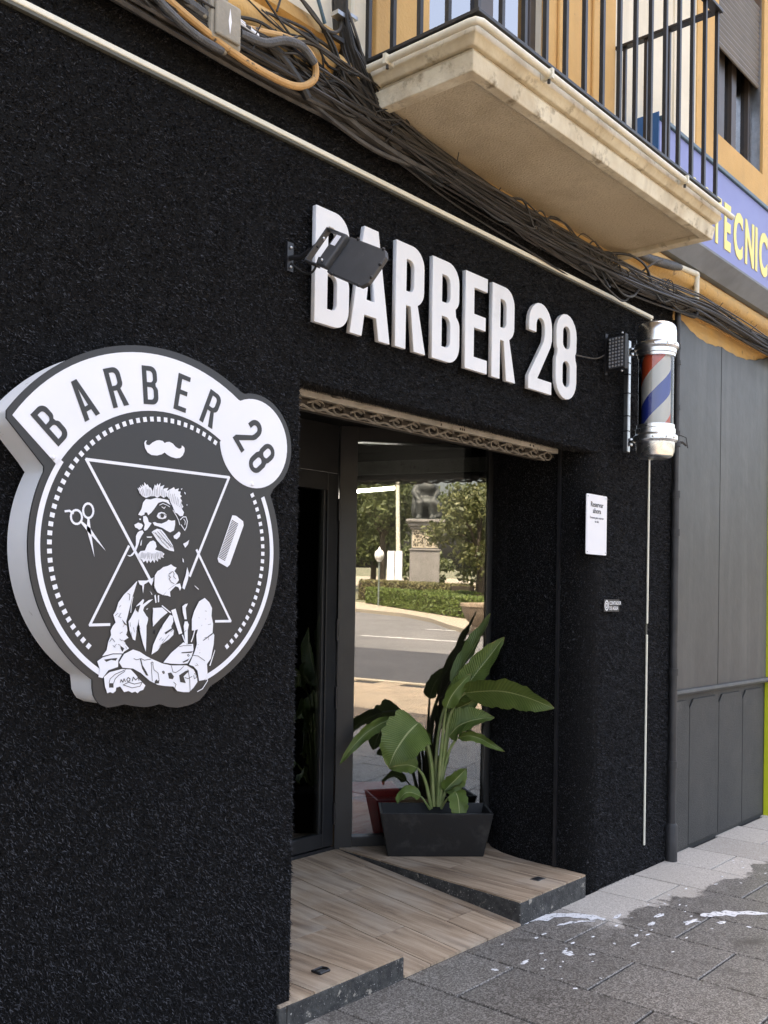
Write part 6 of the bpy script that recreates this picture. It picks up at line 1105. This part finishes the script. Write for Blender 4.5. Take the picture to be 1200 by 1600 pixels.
# ------------------------------------------------------------------ spilled foam on the paving
fo = MB(); rg = random.Random(11)
def blob(cx, cy, rx, ry, n=14, z=0.0022):
    ph = rg.uniform(0, 6); pts = []
    for j in range(n):
        a = 2*math.pi*j/n; k = 1 + 0.28*math.sin(2*a+ph) + 0.18*math.sin(5*a+ph*2) + rg.uniform(-.12, .12); pts.append((cx+rx*k*math.cos(a), cy+ry*k*math.sin(a)))
    fo.add([(x, y, z) for x, y in pts] + [(cx, cy, z+0.002)], [(j, (j+1) % n, n) for j in range(n)])
def streak(pts, w):
    P_ = bez([(x, y, 0) for x, y in pts], 6); n = len(P_); L_ = []; R_ = []
    for i, p in enumerate(P_):
        t = (P_[min(i+1, n-1)]-P_[max(i-1, 0)]).normalized(); s = Vector((-t.y, t.x, 0)); k = w*(0.25+math.sin(math.pi*(i+0.5)/n))*rg.uniform(0.6, 1.25)
        L_.append(p+s*k); R_.append(p-s*k*rg.uniform(0.5, 1.1))
    fo.add([(q.x, q.y, 0.0024) for q in L_+R_], [(i, i+1, n+i+1, n+i) for i in range(n-1)])
for s_, w in FOAM_STREAKS: streak(s_, w)
for (x, y, rx, ry) in FOAM_BLOBS: blob(x, y, rx, ry)
for k in range(40):
    blob(rg.uniform(3.3, 5.6), -0.25-abs(rg.gauss(0, 0.22)), rg.uniform(0.004, 0.014), rg.uniform(0.003, 0.007), 9)
structure(tag(fo.build('foam', 'foam'), 'white soapy foam splashed over the wet paving in front of the entrance'), 'stuff')

# ------------------------------------------------------------------ the far side of the street (seen mirrored in the shop window)
def leaf_cloud(name, pts, size, mt, parent, seed, kind=None):
    rg = np.random.default_rng(seed); p = np.asarray(pts); n = len(p)
    a = rg.normal(0, 1, (n, 3)); a /= np.linalg.norm(a, axis=1, keepdims=True); b = np.cross(a, rg.normal(0, 1, (n, 3))); b /= np.linalg.norm(b, axis=1, keepdims=True)
    s = size*rg.uniform(0.6, 1.3, (n, 1)); q = np.stack([p-a*s, p+b*s*0.45, p+a*s, p-b*s*0.45], 1).reshape(-1, 3)
    me = bpy.data.meshes.new(name); me.vertices.add(4*n); me.loops.add(4*n); me.polygons.add(n)
    me.vertices.foreach_set('co', q.astype(np.float32).ravel()); me.loops.foreach_set('vertex_index', np.arange(4*n, dtype=np.int32))
    me.polygons.foreach_set('loop_start', np.arange(0, 4*n, 4, dtype=np.int32)); me.polygons.foreach_set('loop_total', np.full(n, 4, dtype=np.int32))
    me.update(calc_edges=True); me.materials.append(M[mt]); o = bpy.data.objects.new(name, me); COL.objects.link(o)
    if parent: o.parent = parent
    if kind: o['kind'] = kind
    return o
def tree(x, y, h, rad, zc, nclump, nleaf, size, mt, label, seed, squash=0.8):
    t = thing('park_tree', label, 'tree', 'trees across the street'); rg = np.random.default_rng(seed)
    MB().tube([(x, y, 0), (x+0.05, y, zc*0.4), (x-0.05, y+0.08, zc*0.75), (x+0.05, y, zc*1.1)], [0.09*rad**0.5+0.06, 0.08*rad**0.5+0.04, 0.07*rad**0.5, 0.02], 8).build('trunk', 'bark', t, smooth=True)
    cl = rg.normal(0, 1, (nclump, 3)); cl /= np.linalg.norm(cl, axis=1, keepdims=True); cl *= rad*rg.uniform(0.35, 0.92, (nclump, 1)); cl[:, 2] *= squash; cl += np.array([x, y, zc])
    for i in range(0, nclump, 4):
        MB().tube([(x, y, zc*0.6), tuple((np.array([x, y, zc*0.8])+cl[i])/2), tuple(cl[i])], [0.05*rad**0.5, 0.03*rad**0.5, 0.008], 5).build('limb', 'bark', t)
    pts = []
    for c in cl:
        d = rg.normal(0, 1, (nleaf, 3)); d /= np.linalg.norm(d, axis=1, keepdims=True); rr = rad*0.30*rg.uniform(0.3, 1.0, (nleaf, 1))**0.6; dd_ = d*rr; dd_[:, 2] *= 0.7; pts.append(c+dd_)
    leaf_cloud('crown', np.concatenate(pts), size, mt, t, seed+1)
tree(-7.9, -26.6, 5.2, 1.9, 3.3, 34, 130, 0.11, 'leaf_b', 'broad leafy tree close beside the monument across the street', 21, 1.15)
tree(-6.2, -28.5, 6.5, 2.2, 4.6, 30, 110, 0.13, 'leaf_b', 'tall leafy tree right behind the street-corner planter', 22, 1.1)
tree(-21.8, -43.5, 9, 3.5, 5.6, 50, 140, 0.17, 'leaf_a', 'wide dark green tree left of the tall light mast', 23)
tree(-27.0, -46.0, 9, 3.6, 5.0, 40, 110, 0.20, 'leaf_a', 'big rounded tree at the edge of the park', 24)
tree(-19.5, -52.0, 8, 3.4, 5.2, 44, 120, 0.18, 'leaf_a', 'dark tree filling the space behind the light mast', 25)
tree(-14.5, -55.0, 8, 3.4, 4.8, 44, 120, 0.18, 'leaf_b', 'olive green tree rising behind the monument', 26)
tree(-31.0, -58.0, 9, 4.2, 4.4, 36, 100, 0.26, 'leaf_a', 'distant broad tree deep in the park', 27)
tree(-17.0, -39.5, 3.5, 1.5, 1.6, 24, 90, 0.14, 'leaf_a', 'low dark shrub-like tree behind the globe lamp', 28)
def hedge(name, line, w, h, n, mt, label, seed, size=0.05):
    rg = np.random.default_rng(seed); q = np.array(line, float); seg = np.linalg.norm(np.diff(q, axis=0), axis=1); cum = np.r_[0, np.cumsum(seg)]
    t = rg.uniform(0, cum[-1], n); i = np.clip(np.searchsorted(cum, t)-1, 0, len(seg)-1); u = ((t-cum[i])/seg[i])[:, None]
    p = q[i]*(1-u)+q[i+1]*u; d = (q[i+1]-q[i])/seg[i][:, None]; nn = np.stack([-d[:, 1], d[:, 0]], 1)
    side = rg.integers(0, 3, n); ov = np.where(side == 0, -w/2, np.where(side == 1, w/2, rg.uniform(-w/2, w/2, n))) + rg.normal(0, 0.02, n)
    z = np.where(side == 2, h, rg.uniform(0.03, h, n)) + rg.normal(0, 0.02, n)
    t_ = thing(name, label, 'hedge'); core = MB()
    for a, b in zip(line[:-1], line[1:]):
        A, B = Vector((*a, 0)), Vector((*b, 0)); dd_ = (B-A).normalized(); m_ = Matrix(((dd_.x, -dd_.y, 0, A.x), (dd_.y, dd_.x, 0, A.y), (0, 0, 1, 0), (0, 0, 0, 1)))
        core.box(0, (B-A).length, -w/2+0.03, w/2-0.03, 0.0, h-0.03, m_)
    core.build('twigs', 'bark', t_)
    leaf_cloud('foliage', np.stack([p[:, 0]+nn[:, 0]*ov, p[:, 1]+nn[:, 1]*ov, z], 1), size, mt, t_, seed+1)
hedge('clipped_hedge', [(-14.85, -30.9), (-10.72, -27.1), (-6.9, -23.5), (-5.0, -21.9)], 0.8, 0.68, 15000, 'leaf_h', 'low clipped box hedge along the far pavement', 31, 0.055)
hedge('clipped_hedge', [(-15.2, -33.6), (-11.6, -30.2), (-7.6, -26.4)], 0.7, 0.72, 8000, 'leaf_h', 'second clipped hedge row close to the monument', 33, 0.055)
hedge('flower_hedge', [(-16.8, -33.5), (-13.4, -31.9), (-9.5, -28.6)], 1.0, 0.95, 9000, 'leaf_f', 'reddish flowering hedge at the foot of the monument', 35, 0.06)

mo = thing('monument', 'bronze seated statue on a tall grey stone pedestal across the street', 'monument')
md = Vector((0.88, -0.48, 0)).normalized(); mf = Vector((0.48, 0.88, 0)).normalized()
MM = Matrix(((md.x, -mf.x, 0, -13.45), (md.y, -mf.y, 0, -32.85), (0, 0, 1, 0), (0, 0, 0, 1)))     # local -y faces the shop
def mbx(nm, mt, *bx, bevel=0.02):
    m = MB()
    for b in bx: m.box(*b, MM)
    return m.build(nm, mt, mo, bevel=bevel)
mbx('shaft', 'stone', (-0.66, 0.66, -0.66, 0.66, 0.0, 2.35), (-0.74, 0.74, -0.74, 0.74, 0.0, 0.5))
mbx('band', 'stone', (-0.70, 0.70, -0.70, 0.70, 2.352, 2.42))
mbx('upper_block', 'stone', (-0.60, 0.60, -0.60, 0.60, 2.422, 3.30))
mbx('cornice', 'stone', (-0.68, 0.68, -0.68, 0.68, 3.302, 3.42), (-0.76, 0.76, -0.76, 0.76, 3.422, 3.60), (-0.86, 0.86, -0.86, 0.86, 3.602, 3.72))
for s_ in (-0.29, 0.29):
    pnl = mbx('carved_panel', 'stone_pale', (s_-0.27, s_+0.27, -0.63, -0.60, 2.47, 3.26), bevel=0.01)
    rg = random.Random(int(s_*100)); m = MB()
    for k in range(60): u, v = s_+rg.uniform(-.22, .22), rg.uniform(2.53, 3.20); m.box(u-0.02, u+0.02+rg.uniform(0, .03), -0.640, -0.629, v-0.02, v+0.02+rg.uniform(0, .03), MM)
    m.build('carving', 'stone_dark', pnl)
fgm = MB()
def q_(x, y, z): return MM @ Vector((x*0.92, y*0.85, 3.72+(z-3.72)*0.76))
fgm.ball(q_(0, 0.15, 5.35), 0.42, 0.36, 0.60, 14, 10); fgm.ball(q_(0, 0.10, 4.80), 0.46, 0.42, 0.34, 14, 8)
for s_ in (-1, 1):
    fgm.tube([q_(s_*0.22, 0.05, 4.72), q_(s_*0.27, -0.45, 4.78), q_(s_*0.30, -0.60, 4.70)], [0.24, 0.20, 0.17], 12); fgm.tube([q_(s_*0.30, -0.58, 4.74), q_(s_*0.30, -0.55, 4.2), q_(s_*0.31, -0.56, 3.82)], [0.18, 0.15, 0.11], 12)
    fgm.ball(q_(s_*0.32, -0.70, 3.80), 0.13, 0.24, 0.10, 10, 6)
    fgm.tube([q_(s_*0.42, 0.12, 5.70), q_(s_*0.58, -0.05, 5.30), q_(s_*0.40, -0.42, 5.02)], [0.17, 0.14, 0.09], 10); fgm.ball(q_(s_*0.40, -0.50, 4.98), 0.10, 0.12, 0.08, 8, 6)
fgm.tube([q_(0, 0.12, 5.75), q_(0, 0.08, 6.05)], [0.20, 0.15], 10); fgm.ball(q_(0, 0.03, 6.28), 0.22, 0.25, 0.29, 14, 10); fgm.ball(q_(0, -0.22, 6.26), 0.05, 0.07, 0.06, 8, 6)
fgm.ball(q_(0.0, -0.20, 4.72), 0.50, 0.40, 0.26, 14, 8); fgm.ball(q_(-0.34, 0.05, 4.35), 0.30, 0.42, 0.55, 12, 8); fgm.ball(q_(0.0, 0.0, 5.62), 0.50, 0.32, 0.30, 14, 8); fgm.tube([q_(0.30, -0.5, 4.75), q_(0.62, -0.62, 4.55), q_(0.66, -0.60, 4.05), q_(0.62, -0.66, 3.82)], [0.22, 0.18, 0.14, 0.12], 12)
# folds of the coat
for k in range(5): fgm.tube([q_(-0.55+k*0.22, -0.10, 5.5), q_(-0.60+k*0.25, -0.2, 4.7), q_(-0.58+k*0.27, 0.05, 4.0)], [0.06, 0.09, 0.10], 8)
tmp = bpy.data.objects.new('tmp', fgm.mesh('figure', 'bronze')); COL.objects.link(tmp)
rmm = tmp.modifiers.new('remesh', 'REMESH'); rmm.mode = 'VOXEL'; rmm.voxel_size = 0.05
dg = bpy.context.evaluated_depsgraph_get(); me = bpy.data.meshes.new_from_object(tmp.evaluated_get(dg)); bpy.data.objects.remove(tmp)
me.materials.clear(); me.materials.append(M['bronze']); me.polygons.foreach_set('use_smooth', [True]*len(me.polygons))
so_ = bpy.data.objects.new('statue', me); COL.objects.link(so_); so_.parent = mo
mbx('seat', 'bronze', (-0.50, 0.50, 0.0, 0.62, 3.722, 4.40), (-0.50, 0.50, 0.46, 0.64, 4.40, 5.25), bevel=0.04)
mbx('plinth', 'bronze', (-0.72, 0.72, -0.78, 0.74, 3.721, 3.76))

lm = thing('globe_lamp', 'white globe lamp on a slim post in the park across the street', 'street lamp')
lx, ly = -13.3, -28.6
MB().tube([(lx, ly, 0), (lx, ly, 1.9)], 0.035, 8).build('post', 'lamp_post', lm, smooth=True); MB().ball((lx, ly, 2.08), 0.20, 0.20, 0.24, 14, 10).build('globe', 'lamp_white', lm, smooth=True); MB().lathe([(0, 0), (0.09, 0), (0.05, 0.05), (0.02, 0.14), (0, 0.14)], (lx, ly, 2.28), 10).build('finial', 'lamp_white', lm, smooth=True); MB().lathe([(0.10, 0), (0.10, 0.06), (0.05, 0.08), (0, 0.08), (0, 0)], (lx, ly, 1.82), 10).build('collar', 'lamp_white', lm, smooth=True)
ms_ = thing('light_mast', 'tall slender cream light mast rising beside the monument', 'mast')
MB().tube([(-16.3, -35.7, 0), (-16.45, -35.7, 4), (-16.62, -35.7, 9.5)], [0.11, 0.10, 0.07], 10).build('pole', 'pipe_cream', ms_, smooth=True); MB().lathe([(0, 0), (0.2, 0), (0.2, 0.15), (0.12, 0.3), (0, 0.3)], (-16.3, -35.7, 0), 10).build('base', 'pipe_cream', ms_); MB().box(-17.3, -15.9, -35.9, -35.5, 9.4, 9.6).build('lamp_head', 'pipe_cream', ms_)
sb = thing('information_board', 'white two-leaf information board on posts in the park', 'board')
for k in (0, 1): MB().box(-15.85+k*0.42, -15.48+k*0.42, -33.75, -33.70, 1.0, 2.35).build('panel', 'poster', sb); MB().tube([(-15.7+k*0.42, -33.72, 0), (-15.7+k*0.42, -33.72, 1.0)], 0.03, 6).build('post', 'lamp_post', sb)
al = thing('arched_lamp', 'dark green curved-arm street light at the park edge', 'street lamp')
MB().tube(bez([(-17.0, -32.0, 0), (-17.0, -32.0, 2.6), (-17.2, -32.0, 3.5), (-17.7, -31.9, 4.1), (-18.5, -31.8, 4.35)], 6), 0.05, 8).build('pole', 'lamp_post', al, smooth=True); MB().ball((-18.6, -31.8, 4.33), 0.3, 0.14, 0.09).build('head', 'lamp_post', al, smooth=True)
pl = thing('stone_planter', 'large rounded stone planter at the far kerb', 'planter')
MB().lathe([(0.0, 0.0), (0.30, 0.0), (0.34, 0.06), (0.30, 0.12), (0.46, 0.30), (0.56, 0.50), (0.58, 0.62), (0.62, 0.64), (0.62, 0.72), (0.54, 0.72), (0.50, 0.60), (0.0, 0.60)], (-3.75, -17.75, 0.0), 28).build('bowl', 'terracotta', pl, smooth=True)
MB().lathe([(0, 0.601), (0.49, 0.602), (0.3, 0.66), (0, 0.68)], (-3.75, -17.75, 0), 20).build('soil', 'soil', pl)
fb = thing('far_building', 'low pale building with a tiled roof beyond the park', 'building')
MB().box(-22, -6, -78, -70, 0, 4.6).build('wall', 'cream', fb); MB().prism([(-80, 4.6), (-69, 4.6), (-74, 6.4)], -22.5, -5.5, 'x').build('roof', 'terracotta', fb)
for k in range(5): w_ = MB().box(-20.5+k*3, -19.3+k*3, -69.99, -69.93, 1.2, 3.2).build('window', 'brown_frame', fb)
